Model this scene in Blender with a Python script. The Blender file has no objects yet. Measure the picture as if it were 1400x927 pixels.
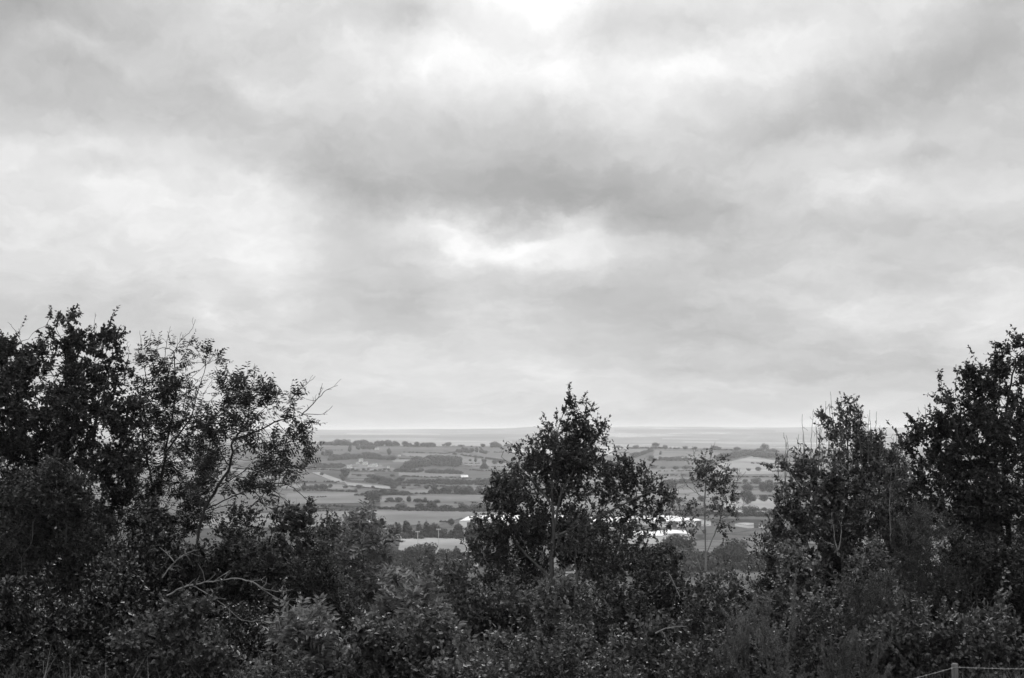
import bpy, math, random
import numpy as np
from mathutils import Vector, noise as mnoise

R = np.random.default_rng(7)
rad = math.radians
scene = bpy.context.scene
COL = scene.collection

# ---------------------------------------------------------------- camera
EYE = 80.0
FPX = 1944.0                     # focal length in photograph pixels (50 mm on a 36 mm sensor)
PITCH = math.atan((587.0 - 463.5) / FPX)
cam_data = bpy.data.cameras.new('camera')
cam = bpy.data.objects.new('camera', cam_data)
COL.objects.link(cam)
cam.location = (0, 0, EYE)
cam.rotation_euler = (math.pi / 2 + PITCH, 0, 0)
cam_data.sensor_width = 36.0
cam_data.lens = 36.0 * FPX / 1400.0
cam_data.clip_start = 0.2
cam_data.clip_end = 90000.0
cam_data.dof.use_dof = True
cam_data.dof.focus_distance = 33.0
cam_data.dof.aperture_fstop = 2.6
scene.camera = cam
CP, SP = math.cos(PITCH), math.sin(PITCH)


def ray(px, py):
    """direction through a photograph pixel, scaled so that y = 1"""
    u = (px - 700.0) / FPX
    v = (463.5 - py) / FPX
    y = CP - v * SP
    return np.array([u / y, 1.0, (SP + v * CP) / y])


def P(px, py, D):
    return ray(px, py) * D + np.array([0, 0, EYE])


# ---------------------------------------------------------------- terrain
PROF_Y = [-40000, -30, 0, 10, 21, 30, 36, 45, 60, 100, 200, 300, 500, 700, 900, 1500, 2000, 2600, 3000, 3480, 3560, 3900, 5000, 7000, 9000, 10500, 11200, 12500, 14500, 15500, 18000, 30000]
PROF_Z = [79, 79, 78.3, 77.0, 75.3, 73.0, 71.2, 68.3, 64, 54, 35, 22, 7, 1, 0, 0, 2, 9, 21, 38.2, 37.6, 22, -10, -25, -20, 18, 42, 30, 84, 90, 60, 40]


def tz(x, y):
    z = float(np.interp(y, PROF_Y, PROF_Z))
    k = min(max((y - 2400) / 1100, 0), 1) * min(max((4600 - y) / 1000, 0), 1)
    z += -k * 0.0115 * min(max(x, -900), 1200)
    z += k * 1.2 * math.sin(x / 170.0)
    f = min(max((y - 9500) / 3000, 0), 1)
    if f > 0:
        z += f * (9.0 * math.sin(x / 1500.0 + .6) + 5.0 * math.sin(x / 610.0 + .5) + 2.6 * math.sin(x / 240.0) + 1.2 * math.sin(x / 97.0 + y / 3000.0)
                  + 15.0 * min(max((x + 100) / 500.0, 0), 1) - 4)
    if 12 < y < 80:
        z += 0.25 * math.sin(x / 3.1 + y / 5.0)
    return z


def G(px, py, lo=250.0, hi=30000.0):
    """first hit of the pixel's ray with the terrain beyond `lo` metres"""
    d = ray(px, py)
    s = lo
    while s < hi:
        if EYE + d[2] * s < tz(d[0] * s, s):
            a, b = s / 1.01, s
            for _ in range(24):
                m = 0.5 * (a + b)
                if EYE + d[2] * m < tz(d[0] * m, m): b = m
                else: a = m
            return np.array([d[0] * b, b, tz(d[0] * b, b)])
        s *= 1.01
    s = hi
    return np.array([d[0] * s, s, tz(d[0] * s, s)])


# ---------------------------------------------------------------- helpers
def tag(o, label=None, cat=None, group=None, kind=None):
    if label: o['label'] = label
    if cat: o['category'] = cat
    if group: o['group'] = group
    if kind: o['kind'] = kind
    return o


def empty(name, loc, rz=0.0):
    o = bpy.data.objects.new(name, None)
    o.empty_display_size = 0.3
    o.location = [float(c) for c in loc]
    o.rotation_euler = (0, 0, rz)
    COL.objects.link(o)
    return o


def mesh_np(name, verts, loops, sizes, mat, smooth=False):
    verts = np.asarray(verts, dtype=np.float32)
    loops = np.asarray(loops, dtype=np.int32).ravel()
    sizes = np.asarray(sizes, dtype=np.int32)
    me = bpy.data.meshes.new(name)
    me.vertices.add(len(verts))
    me.vertices.foreach_set('co', verts.ravel())
    me.loops.add(len(loops))
    me.loops.foreach_set('vertex_index', loops)
    me.polygons.add(len(sizes))
    st = np.zeros(len(sizes), dtype=np.int32)
    st[1:] = np.cumsum(sizes)[:-1]
    me.polygons.foreach_set('loop_start', st)
    me.polygons.foreach_set('use_smooth', np.full(len(sizes), smooth))
    me.materials.append(mat)
    me.update(calc_edges=True)
    return me


def obj(name, me, parent=None, loc=None):
    o = bpy.data.objects.new(name, me)
    COL.objects.link(o)
    if parent is not None: o.parent = parent
    if loc is not None: o.location = [float(c) for c in loc]
    return o


def norm(v):
    return v / np.maximum(np.linalg.norm(v, axis=-1, keepdims=True), 1e-9)


class MB:
    """collects polygons into one mesh"""
    def __init__(self): self.v, self.f = [], []
    def add(self, vs, fs):
        n = len(self.v)
        self.v += [tuple(map(float, p)) for p in vs]
        self.f += [tuple(i + n for i in q) for q in fs]
    def box(self, c, s, rz=0.0):
        c = np.array(c, float); s = np.array(s, float) / 2
        ca, sa = math.cos(rz), math.sin(rz)
        vs = []
        for dz in (-1, 1):
            for dx, dy in ((-1, -1), (1, -1), (1, 1), (-1, 1)):
                x, y = dx * s[0], dy * s[1]
                vs.append((c[0] + x * ca - y * sa, c[1] + x * sa + y * ca, c[2] + dz * s[2]))
        self.add(vs, [(3, 2, 1, 0), (4, 5, 6, 7), (0, 1, 5, 4), (1, 2, 6, 5), (2, 3, 7, 6), (3, 0, 4, 7)])
    def tube(self, pts, radii, n=8, cap=True):
        pts = [np.array(p, float) for p in pts]
        rings = []
        base = len(self.v)
        for i, p in enumerate(pts):
            d = norm((pts[min(i + 1, len(pts) - 1)] - pts[max(i - 1, 0)])[None])[0]
            a = np.cross(d, (0.31, 0.9, 0.17)); a = a / np.linalg.norm(a); b = np.cross(d, a)
            rr = radii[i] if hasattr(radii, '__len__') else radii
            rings.append([p + rr * (math.cos(2 * math.pi * k / n) * a + math.sin(2 * math.pi * k / n) * b) for k in range(n)])
        for r_ in rings: self.v += [tuple(map(float, q)) for q in r_]
        for i in range(len(pts) - 1):
            for k in range(n):
                k2 = (k + 1) % n
                self.f.append((base + i * n + k, base + i * n + k2, base + (i + 1) * n + k2, base + (i + 1) * n + k))
        if cap:
            self.f.append(tuple(base + k for k in range(n))[::-1])
            self.f.append(tuple(base + (len(pts) - 1) * n + k for k in range(n)))
    def build(self, name, mat, parent=None, loc=None, smooth=False):
        me = bpy.data.meshes.new(name)
        me.from_pydata(self.v, [], self.f)
        me.materials.append(mat)
        if smooth: me.polygons.foreach_set('use_smooth', [True] * len(me.polygons))
        me.update()
        return obj(name, me, parent, loc)


# ---------------------------------------------------------------- materials (black and white photograph: all neutral greys)
def nodes_of(mat):
    mat.use_nodes = True
    nt = mat.node_tree
    return nt, nt.nodes, nt.links, nt.nodes['Principled BSDF']


def foliage_mat(name, grey, vary=0.45, rough=0.55, spec=0.3, trans=0.25):
    m = bpy.data.materials.new(name)
    nt, N, L, bs = nodes_of(m)
    geo = N.new('ShaderNodeNewGeometry')
    mr = N.new('ShaderNodeMapRange')
    L.new(geo.outputs['Random Per Island'], mr.inputs['Value'])
    mr.inputs['To Min'].default_value = grey * (1 - vary)
    mr.inputs['To Max'].default_value = grey * (1 + vary)
    nz = N.new('ShaderNodeTexNoise'); nz.inputs['Scale'].default_value = 0.9; nz.inputs['Detail'].default_value = 2
    tc = N.new('ShaderNodeTexCoord'); L.new(tc.outputs['Object'], nz.inputs['Vector'])
    m2 = N.new('ShaderNodeMapRange'); L.new(nz.outputs['Fac'], m2.inputs['Value'])
    m2.inputs['From Min'].default_value = .3; m2.inputs['From Max'].default_value = .7
    m2.inputs['To Min'].default_value = .75; m2.inputs['To Max'].default_value = 1.3
    mu = N.new('ShaderNodeMath'); mu.operation = 'MULTIPLY'
    L.new(mr.outputs[0], mu.inputs[0]); L.new(m2.outputs[0], mu.inputs[1])
    oi = N.new('ShaderNodeObjectInfo'); mo = N.new('ShaderNodeMapRange'); L.new(oi.outputs['Random'], mo.inputs['Value'])
    mo.inputs['To Min'].default_value = .72; mo.inputs['To Max'].default_value = 1.32
    mv = N.new('ShaderNodeMath'); mv.operation = 'MULTIPLY'; L.new(mu.outputs[0], mv.inputs[0]); L.new(mo.outputs[0], mv.inputs[1]); mu = mv
    L.new(mu.outputs[0], bs.inputs['Base Color'])
    bs.inputs['Roughness'].default_value = rough
    bs.inputs['Specular IOR Level'].default_value = spec
    if trans > 0:
        tr = N.new('ShaderNodeBsdfTranslucent'); L.new(mu.outputs[0], tr.inputs['Color'])
        mx = N.new('ShaderNodeMixShader'); mx.inputs[0].default_value = trans
        L.new(bs.outputs[0], mx.inputs[1]); L.new(tr.outputs[0], mx.inputs[2])
        L.new(mx.outputs[0], N['Material Output'].inputs['Surface'])
    return m


def rough_mat(name, lo, hi, scale=4.0, rough=0.85, coord='Object', stretch=(1, 1, 1), detail=5, bump=0.0):
    m = bpy.data.materials.new(name)
    nt, N, L, bs = nodes_of(m)
    tc = N.new('ShaderNodeTexCoord'); mp = N.new('ShaderNodeMapping'); mp.inputs['Scale'].default_value = stretch
    L.new(tc.outputs[coord], mp.inputs['Vector'])
    nz = N.new('ShaderNodeTexNoise'); nz.inputs['Scale'].default_value = scale; nz.inputs['Detail'].default_value = detail
    L.new(mp.outputs[0], nz.inputs['Vector'])
    mr = N.new('ShaderNodeMapRange'); L.new(nz.outputs['Fac'], mr.inputs['Value'])
    mr.inputs['From Min'].default_value = .3; mr.inputs['From Max'].default_value = .7
    mr.inputs['To Min'].default_value = lo; mr.inputs['To Max'].default_value = hi
    L.new(mr.outputs[0], bs.inputs['Base Color'])
    bs.inputs['Roughness'].default_value = rough
    bs.inputs['Specular IOR Level'].default_value = 0.25
    if bump:
        b = N.new('ShaderNodeBump'); b.inputs['Strength'].default_value = bump
        L.new(nz.outputs['Fac'], b.inputs['Height']); L.new(b.outputs[0], bs.inputs['Normal'])
    return m


M = {}
M['oak'] = foliage_mat('oak_leaf', 0.035, vary=.6, trans=.2)
M['ash'] = foliage_mat('ash_leaf', 0.040, vary=.6)
M['hornbeam'] = foliage_mat('small_tree_leaf', 0.056, vary=.65, rough=.45, spec=.45)
M['haw'] = foliage_mat('hawthorn_leaf', 0.072, vary=.75, rough=.42, spec=.42)
M['elder'] = foliage_mat('elder_leaf', 0.18, vary=.6, rough=.45, spec=.4)
M['bramble'] = foliage_mat('bramble_leaf', 0.078, vary=.75, rough=.42, spec=.42)
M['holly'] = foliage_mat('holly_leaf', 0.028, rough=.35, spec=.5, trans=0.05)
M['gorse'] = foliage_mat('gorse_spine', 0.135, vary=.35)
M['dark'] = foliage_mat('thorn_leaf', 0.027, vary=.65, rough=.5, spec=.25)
M['pale'] = foliage_mat('pale_leaf', 0.11)
M['under'] = foliage_mat('undergrowth_leaf', 0.05, vary=.6)
M['grass'] = foliage_mat('grass_blade', 0.10, vary=.5)
M['far_tree'] = foliage_mat('distant_crown', 0.04, vary=.5, spec=.05, trans=0)
M['hedge'] = foliage_mat('distant_hedge', 0.038, vary=.5, spec=.05, trans=0)
M['bark'] = rough_mat('dark_bark', 0.018, 0.045, 6, stretch=(1, 1, .3))
M['bark_mid'] = rough_mat('grey_bark', 0.05, 0.12, 7, stretch=(1, 1, .3))
M['bark_pale'] = rough_mat('pale_bark', 0.14, 0.3, 8, stretch=(1, 1, .3))
M['dead'] = rough_mat('dead_wood', 0.07, 0.26, 7)
M['post'] = rough_mat('weathered_post', 0.06, 0.2, 14, stretch=(2, 2, .25), bump=.3)
M['wire'] = rough_mat('galvanised_wire', 0.2, 0.3, 20, rough=.5)
M['white_roof'] = rough_mat('white_roof_sheet', 0.36, 0.72, .06, rough=.5, stretch=(4, .25, 1))
M['white_wall'] = rough_mat('white_cladding', 0.78, 0.86, .08, rough=.6)
M['grey_roof'] = rough_mat('grey_roof_sheet', 0.2, 0.3, .1)
M['dark_clad'] = rough_mat('dark_cladding', 0.08, 0.12, .2)
M['render_wall'] = rough_mat('pale_render', 0.8, 0.88, .3)
M['slate'] = rough_mat('slate_roof', 0.2, 0.32, .5)
M['window'] = rough_mat('window_glass', 0.03, 0.05, 1, rough=.15)
M['lamp'] = rough_mat('galvanised_column', 0.45, 0.6, 1, rough=.4)


def terrain_mat():
    m = bpy.data.materials.new('grassland')
    nt, N, L, bs = nodes_of(m)
    tc = N.new('ShaderNodeTexCoord')
    nz = N.new('ShaderNodeTexNoise'); nz.inputs['Scale'].default_value = .004; nz.inputs['Detail'].default_value = 3
    L.new(tc.outputs['Object'], nz.inputs['Vector'])
    mx = N.new('ShaderNodeVectorMath'); mx.operation = 'MULTIPLY_ADD'
    mx.inputs[1].default_value = (90, 90, 0)
    L.new(nz.outputs['Color'], mx.inputs[0]); L.new(tc.outputs['Object'], mx.inputs[2])
    mp = N.new('ShaderNodeMapping'); mp.inputs['Scale'].default_value = (1 / 330, 1 / 300, 0); L.new(mx.outputs[0], mp.inputs['Vector'])
    vo = N.new('ShaderNodeTexVoronoi'); vo.inputs['Scale'].default_value = 1.0; L.new(mp.outputs[0], vo.inputs['Vector'])
    sx = N.new('ShaderNodeSeparateXYZ'); L.new(vo.outputs['Color'], sx.inputs[0])
    cr = N.new('ShaderNodeValToRGB'); L.new(sx.outputs[0], cr.inputs[0])
    e = cr.color_ramp.elements
    e[0].position = 0; e[0].color = (.075, .075, .075, 1)
    e[1].position = 1; e[1].color = (.34, .34, .34, 1)
    for p, g in ((.3, .10), (.6, .13), (.85, .17), (.93, .28)):
        q = e.new(p); q.color = (g, g, g, 1)
    ve = N.new('ShaderNodeTexVoronoi'); ve.feature = 'DISTANCE_TO_EDGE'; L.new(mp.outputs[0], ve.inputs['Vector'])
    th = N.new('ShaderNodeMapRange'); th.inputs['From Min'].default_value = .02; th.inputs['From Max'].default_value = .045
    L.new(ve.outputs['Distance'], th.inputs['Value'])
    n2 = N.new('ShaderNodeTexNoise'); n2.inputs['Scale'].default_value = .02; n2.inputs['Detail'].default_value = 6
    L.new(tc.outputs['Object'], n2.inputs['Vector'])
    m2 = N.new('ShaderNodeMapRange'); L.new(n2.outputs['Fac'], m2.inputs['Value'])
    m2.inputs['To Min'].default_value = .7; m2.inputs['To Max'].default_value = 1.3
    # woods and hedge bottoms are dark ground cover along the field edges
    mw = N.new('ShaderNodeMix'); mw.data_type = 'RGBA'
    L.new(th.outputs[0], mw.inputs['Factor']); mw.inputs['A'].default_value = (.05, .05, .05, 1); L.new(cr.outputs[0], mw.inputs['B'])
    n3 = N.new('ShaderNodeTexNoise'); n3.inputs['Scale'].default_value = 1.0; n3.inputs['Detail'].default_value = 4; n3.inputs['Roughness'].default_value = .65
    mp3 = N.new('ShaderNodeMapping'); mp3.inputs['Scale'].default_value = (1 / 1500, 1 / 2600, 0); L.new(tc.outputs['Object'], mp3.inputs['Vector']); L.new(mp3.outputs[0], n3.inputs['Vector'])
    m3 = N.new('ShaderNodeMapRange'); L.new(n3.outputs['Fac'], m3.inputs['Value']); m3.inputs['From Min'].default_value = .36; m3.inputs['From Max'].default_value = .68
    m3.inputs['To Min'].default_value = .45; m3.inputs['To Max'].default_value = 2.0
    m4 = N.new('ShaderNodeMath'); m4.operation = 'MULTIPLY'; L.new(m2.outputs[0], m4.inputs[0]); L.new(m3.outputs[0], m4.inputs[1]); m2 = m4
    ml = N.new('ShaderNodeVectorMath'); ml.operation = 'SCALE'
    L.new(mw.outputs['Result'], ml.inputs[0]); L.new(m2.outputs[0], ml.inputs['Scale'])
    L.new(ml.outputs[0], bs.inputs['Base Color'])
    bs.inputs['Roughness'].default_value = 1.0
    bs.inputs['Specular IOR Level'].default_value = 0.0
    return m


def build_terrain():
    rings = np.unique(np.concatenate([[0, 4], np.geomspace(8, 60000, 230), np.arange(3300, 3700, 20), np.arange(13500, 16000, 60), np.arange(10200, 12000, 60)]))
    ang = np.concatenate([np.linspace(-32, 32, 260), np.linspace(32, 328, 90)[1:-1]])
    A = np.radians(ang)
    na, nr = len(A), len(rings)
    V = np.zeros((nr, na, 3))
    V[:, :, 0] = rings[:, None] * np.sin(A)[None]
    V[:, :, 1] = rings[:, None] * np.cos(A)[None]
    V[:, :, 2] = np.vectorize(tz)(V[:, :, 0], V[:, :, 1])
    i = np.arange(1, nr - 1)[:, None] * na
    j = np.arange(na)[None]; j2 = (j + 1) % na
    q = np.stack([i + j, i + j2, i + na + j2, i + na + j], -1).reshape(-1, 4)
    tri = np.stack([np.zeros(na, int), na + (np.arange(na) + 1) % na, na + np.arange(na)], -1)
    q = q[:, ::-1]
    loops = np.concatenate([tri.ravel(), q.ravel()])
    sizes = np.concatenate([np.full(na, 3), np.full(len(q), 4)])
    me = mesh_np('terrain', V.reshape(-1, 3), loops, sizes, terrain_mat(), True)
    o = obj('terrain', me)
    tag(o, kind='structure', label='hillside falling away to a wide farmed valley and low far hills')


build_terrain()

# ---------------------------------------------------------------- sky (world) and sun
SUN_EL, SUN_AZ = 38.0, 3.0
# soft cloud masses, in degrees of bearing and elevation: (photo-derived centre x, y, half width, half height, tilt, brightness)
CLOUDS = [
    (30, 10, 240, 75, 0, -.13), (90, 95, 330, 65, 4, -.075), (120, 155, 330, 75, 6, -.07), (40, 180, 180, 30, 0, -.05),
    (100, 57, 90, 24, 0, .05), (200, 85, 60, 22, 0, .03),
    (130, 255, 420, 150, 8, .095), (330, 335, 190, 110, 20, .05), (130, 195, 180, 40, 0, .05), (140, 226, 80, 18, 0, -.06),
    (330, 250, 120, 40, 25, .03),
    (400, 80, 190, 65, -10, -.035), (360, 112, 90, 34, 10, .06), (575, 85, 150, 85, 12, .11), (640, 65, 80, 55, 20, .06),
    (560, 15, 190, 45, 3, -.12), (745, -5, 120, 70, 0, .17), (440, 235, 200, 70, 24, -.075),
    (660, 230, 460, 100, 6, -.088), (540, 275, 260, 60, 0, -.05), (740, 280, 300, 50, 0, -.04),
    (740, 105, 120, 70, -12, .09), (905, 103, 250, 64, -4, .10), (1090, 85, 110, 55, -10, .04),
    (920, 35, 220, 45, -8, -.05), (830, 55, 90, 30, 0, -.03), (1330, 90, 230, 90, -12, -.085), (1180, 140, 260, 75, -14, -.04), (1060, 185, 260, 75, -10, -.05),
    (1400, 5, 130, 35, 0, -.08), (910, 290, 340, 80, 6, -.095), (820, 210, 300, 80, 0, -.03), (1260, 225, 220, 35, -6, -.06),
    (1195, 262, 110, 48, 0, .085), (1340, 262, 110, 45, 0, .03), (1260, 305, 260, 50, 0, -.05),
    (700, 332, 220, 55, 4, .15), (600, 318, 110, 36, 0, .06), (385, 345, 70, 90, 0, .05),
    (480, 385, 190, 110, 0, -.03), (570, 415, 80, 90, -25, -.05), (640, 450, 110, 38, 0, .03), (292, 432, 46, 40, 0, .08), (120, 405, 260, 50, 0, -.04),
    (960, 370, 300, 90, 0, -.05), (1010, 462, 440, 66, 9, -.075), (830, 400, 240, 50, 10, -.03), (1175, 420, 120, 40, -8, .05), (1350, 415, 140, 62, 10, .07),
    (1280, 360, 200, 60, 0, -.03), (1120, 505, 240, 22, 0, -.02), (930, 500, 50, 16, 0, -.03), (700, 540, 900, 60, 0, .015), (650, 500, 280, 40, 0, .02),
]


def build_world():
    w = bpy.data.worlds.new('World')
    scene.world = w
    w.use_nodes = True
    nt = w.node_tree; N = nt.nodes; L = nt.links
    bg = N['Background']
    def math_(op, a=None, b=None, c=None):
        n = N.new('ShaderNodeMath'); n.operation = op
        for i, v in enumerate((a, b, c)):
            if v is None: continue
            if isinstance(v, (int, float)): n.inputs[i].default_value = v
            else: L.new(v, n.inputs[i])
        return n.outputs[0]
    tc = N.new('ShaderNodeTexCoord')
    sx = N.new('ShaderNodeSeparateXYZ'); L.new(tc.outputs['Generated'], sx.inputs[0])
    az = math_('ARCTAN2', sx.outputs[0], sx.outputs[1])
    el = math_('ARCSINE', sx.outputs[2])
    az = math_('MULTIPLY', az, 57.29578)
    el = math_('MULTIPLY', el, 57.29578)
    cb = N.new('ShaderNodeCombineXYZ'); L.new(az, cb.inputs[0]); L.new(el, cb.inputs[1])
    base = cb.outputs[0]

    def noise(vec, scale, detail, rough=.55, stretch=(1, 1, 1), dist=0.0, off=0.0):
        mp = N.new('ShaderNodeMapping'); mp.inputs['Scale'].default_value = stretch; mp.inputs['Location'].default_value = (off, off * .7, off * 1.3)
        L.new(vec, mp.inputs['Vector'])
        nz = N.new('ShaderNodeTexNoise'); nz.inputs['Scale'].default_value = scale; nz.inputs['Detail'].default_value = detail
        nz.inputs['Roughness'].default_value = rough; nz.inputs['Distortion'].default_value = dist
        L.new(mp.outputs[0], nz.inputs['Vector'])
        return nz
    # cloud layers crowd together towards the horizon
    lg = math_('LOGARITHM', math_('MULTIPLY_ADD', math_('MAXIMUM', el, 0), 1 / 7, 1.0), 2.718282)
    cb2 = N.new('ShaderNodeCombineXYZ'); L.new(az, cb2.inputs[0]); L.new(math_('MULTIPLY', lg, 15.0), cb2.inputs[1])
    lay = cb2.outputs[0]
    # the cloud field is warped by turbulence, then lit masses are summed
    w1 = noise(lay, .26, 9, .62, (.75, 1.1, 1), 0, 5.0)
    s1 = N.new('ShaderNodeVectorMath'); s1.operation = 'SUBTRACT'; L.new(w1.outputs['Color'], s1.inputs[0]); s1.inputs[1].default_value = (.5, .5, .5)
    s2 = N.new('ShaderNodeVectorMath'); s2.operation = 'MULTIPLY_ADD'; L.new(s1.outputs[0], s2.inputs[0]); s2.inputs[1].default_value = (5.5, 3.8, 0); L.new(base, s2.inputs[2])
    wv = s2.outputs[0]
    total = None
    for (px, py, rx, ry, rot, amp) in CLOUDS:
        d = ray(px, py)
        a = math.degrees(math.atan2(d[0], d[1])); e = math.degrees(math.atan2(d[2], math.hypot(d[0], d[1])))
        k = math.degrees(1 / FPX)
        mp = N.new('ShaderNodeMapping'); mp.vector_type = 'TEXTURE'
        mp.inputs['Location'].default_value = (a, e, 0)
        mp.inputs['Rotation'].default_value = (0, 0, -rad(rot))
        mp.inputs['Scale'].default_value = (rx * k * 1.3, ry * k * 1.3, 1)
        L.new(wv, mp.inputs['Vector'])
        g = N.new('ShaderNodeTexGradient'); g.gradient_type = 'QUADRATIC_SPHERE'
        L.new(mp.outputs[0], g.inputs['Vector'])
        total = math_('MULTIPLY_ADD', g.outputs['Fac'], amp * 1.32, total if total is not None else 0.835)
    # billow texture
    wl = N.new('ShaderNodeVectorMath'); wl.operation = 'MULTIPLY_ADD'; L.new(s1.outputs[0], wl.inputs[0]); wl.inputs[1].default_value = (4.0, 3.0, 0); L.new(lay, wl.inputs[2])
    lw = wl.outputs[0]
    n1 = noise(lw, .20, 9, .6, (.7, 1.15, 1), 0, 3.1)
    total = math_('ADD', total, math_('MULTIPLY_ADD', n1.outputs['Fac'], .14, -.07))
    n2 = noise(lw, .75, 7, .62, (.7, 1.2, 1), 0, 9.7)
    total = math_('ADD', total, math_('MULTIPLY_ADD', n2.outputs['Fac'], .075, -.0375))
    # ragged brighter upper edges of the lower cloud heaps
    for sc, off, lo, hi, am in ((.30, 21.0, .47, .58, .028), (.62, 33.0, .48, .58, .014), (.4, 47.0, .41, .54, -.022)):
        n3 = noise(lw, sc, 8, .6, (.6, 1.3, 1), 0, off)
        mr3 = N.new('ShaderNodeMapRange'); mr3.interpolation_type = 'SMOOTHSTEP'
        L.new(n3.outputs['Fac'], mr3.inputs['Value']); mr3.inputs['From Min'].default_value = lo; mr3.inputs['From Max'].default_value = hi
        total = math_('ADD', total, math_('MULTIPLY_ADD', mr3.outputs[0], am, -am * .4))
    total = math_('MINIMUM', math_('MAXIMUM', total, .6), 1.05)
    lin = math_('POWER', total, 2.25)
    # overcast sky brightens towards the zenith
    zen = math_('MULTIPLY_ADD', math_('MAXIMUM', math_('SUBTRACT', sx.outputs[2], .32), 0), 2.6, 1.0)
    lin = math_('MULTIPLY', lin, zen)
    bk = math_('MULTIPLY_ADD', math_('MAXIMUM', math_('MULTIPLY', sx.outputs[1], -1.0), 0), .25, 1.0)   # brightness added to unseen sky behind the viewer, lighting camera-facing walls and leaves
    lin = math_('MULTIPLY', lin, bk)
    # the veiled sun glows through the cloud sheet above the frame
    sv = (math.sin(rad(SUN_AZ)) * math.cos(rad(SUN_EL)), math.cos(rad(SUN_AZ)) * math.cos(rad(SUN_EL)), math.sin(rad(SUN_EL)))
    dt = N.new('ShaderNodeVectorMath'); dt.operation = 'DOT_PRODUCT'; L.new(tc.outputs['Generated'], dt.inputs[0]); dt.inputs[1].default_value = sv
    ex = math_('MULTIPLY', math_('SUBTRACT', dt.outputs['Value'], 1.0), 42.0)
    glow = math_('MULTIPLY', math_('EXPONENT', ex), 3.0)
    lin = math_('ADD', lin, glow)
    sky = N.new('ShaderNodeTexSky'); sky.sky_type = 'NISHITA'; sky.sun_disc = False
    sky.sun_elevation = rad(SUN_EL); sky.sun_rotation = rad(SUN_AZ)
    bw = N.new('ShaderNodeRGBToBW'); L.new(sky.outputs[0], bw.inputs[0])
    # clouds cover nearly the whole sky; the clear sky only tints through
    STR = 0.1
    cl = math_('MULTIPLY', lin, 0.97 / STR)
    tot = math_('MULTIPLY_ADD', bw.outputs[0], 0.03, cl)
    L.new(tot, bg.inputs['Color'])
    bg.inputs['Strength'].default_value = STR
    w.cycles.sampling_method = 'MANUAL'
    w.cycles.sample_map_resolution = 512


build_world()
sun = bpy.data.lights.new('sun', 'SUN')
sun.energy = 1.2
sun.angle = rad(25)
so = bpy.data.objects.new('sun', sun)
COL.objects.link(so)
sd = Vector((math.sin(rad(SUN_AZ)) * math.cos(rad(SUN_EL)), math.cos(rad(SUN_AZ)) * math.cos(rad(SUN_EL)), math.sin(rad(SUN_EL))))
so.rotation_euler = sd.to_track_quat('Z', 'Y').to_euler()
so.location = (0, 0, 200)

# ---------------------------------------------------------------- haze
HAZE = 0.8e-4
def build_haze():
    m = bpy.data.materials.new('haze_air')
    m.use_nodes = True
    N, L = m.node_tree.nodes, m.node_tree.links
    for n in list(N):
        if n.type != 'OUTPUT_MATERIAL': N.remove(n)
    pv = N.new('ShaderNodeVolumePrincipled')
    pv.inputs['Color'].default_value = (.99, .99, .99, 1)
    pv.inputs['Density'].default_value = HAZE
    pv.inputs['Anisotropy'].default_value = 0.6
    L.new(pv.outputs[0], [n for n in N if n.type == 'OUTPUT_MATERIAL'][0].inputs['Volume'])
    b = MB(); b.box((0, 0, 42), (130000, 130000, 170))
    o = b.build('haze', m)
    tag(o, 'thin pale haze lying over the valley and far hills', kind='stuff')


build_haze()

# ---------------------------------------------------------------- fields
def field_mat(name, g, turn):
    m = bpy.data.materials.new(name)
    nt, N, L, bs = nodes_of(m)
    tc = N.new('ShaderNodeTexCoord')
    mp = N.new('ShaderNodeMapping'); mp.inputs['Rotation'].default_value = (0, 0, turn); L.new(tc.outputs['Object'], mp.inputs['Vector'])
    wv = N.new('ShaderNodeTexWave'); wv.bands_direction = 'X'; wv.inputs['Scale'].default_value = .045; wv.inputs['Distortion'].default_value = 1.5; wv.inputs['Detail'].default_value = 2
    L.new(mp.outputs[0], wv.inputs['Vector'])
    n1 = N.new('ShaderNodeTexNoise'); n1.inputs['Scale'].default_value = .009; n1.inputs['Detail'].default_value = 9; n1.inputs['Roughness'].default_value = .68
    L.new(tc.outputs['Object'], n1.inputs['Vector'])
    m1 = N.new('ShaderNodeMapRange'); L.new(n1.outputs['Fac'], m1.inputs['Value']); m1.inputs['From Min'].default_value = .3; m1.inputs['From Max'].default_value = .7
    m1.inputs['To Min'].default_value = g * .66; m1.inputs['To Max'].default_value = g * 1.32
    m2 = N.new('ShaderNodeMapRange'); L.new(wv.outputs['Fac'], m2.inputs['Value']); m2.inputs['To Min'].default_value = .9; m2.inputs['To Max'].default_value = 1.08
    mu = N.new('ShaderNodeMath'); mu.operation = 'MULTIPLY'; L.new(m1.outputs[0], mu.inputs[0]); L.new(m2.outputs[0], mu.inputs[1])
    L.new(mu.outputs[0], bs.inputs['Base Color'])
    bs.inputs['Roughness'].default_value = 1.0; bs.inputs['Specular IOR Level'].default_value = 0.0
    return m


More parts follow.
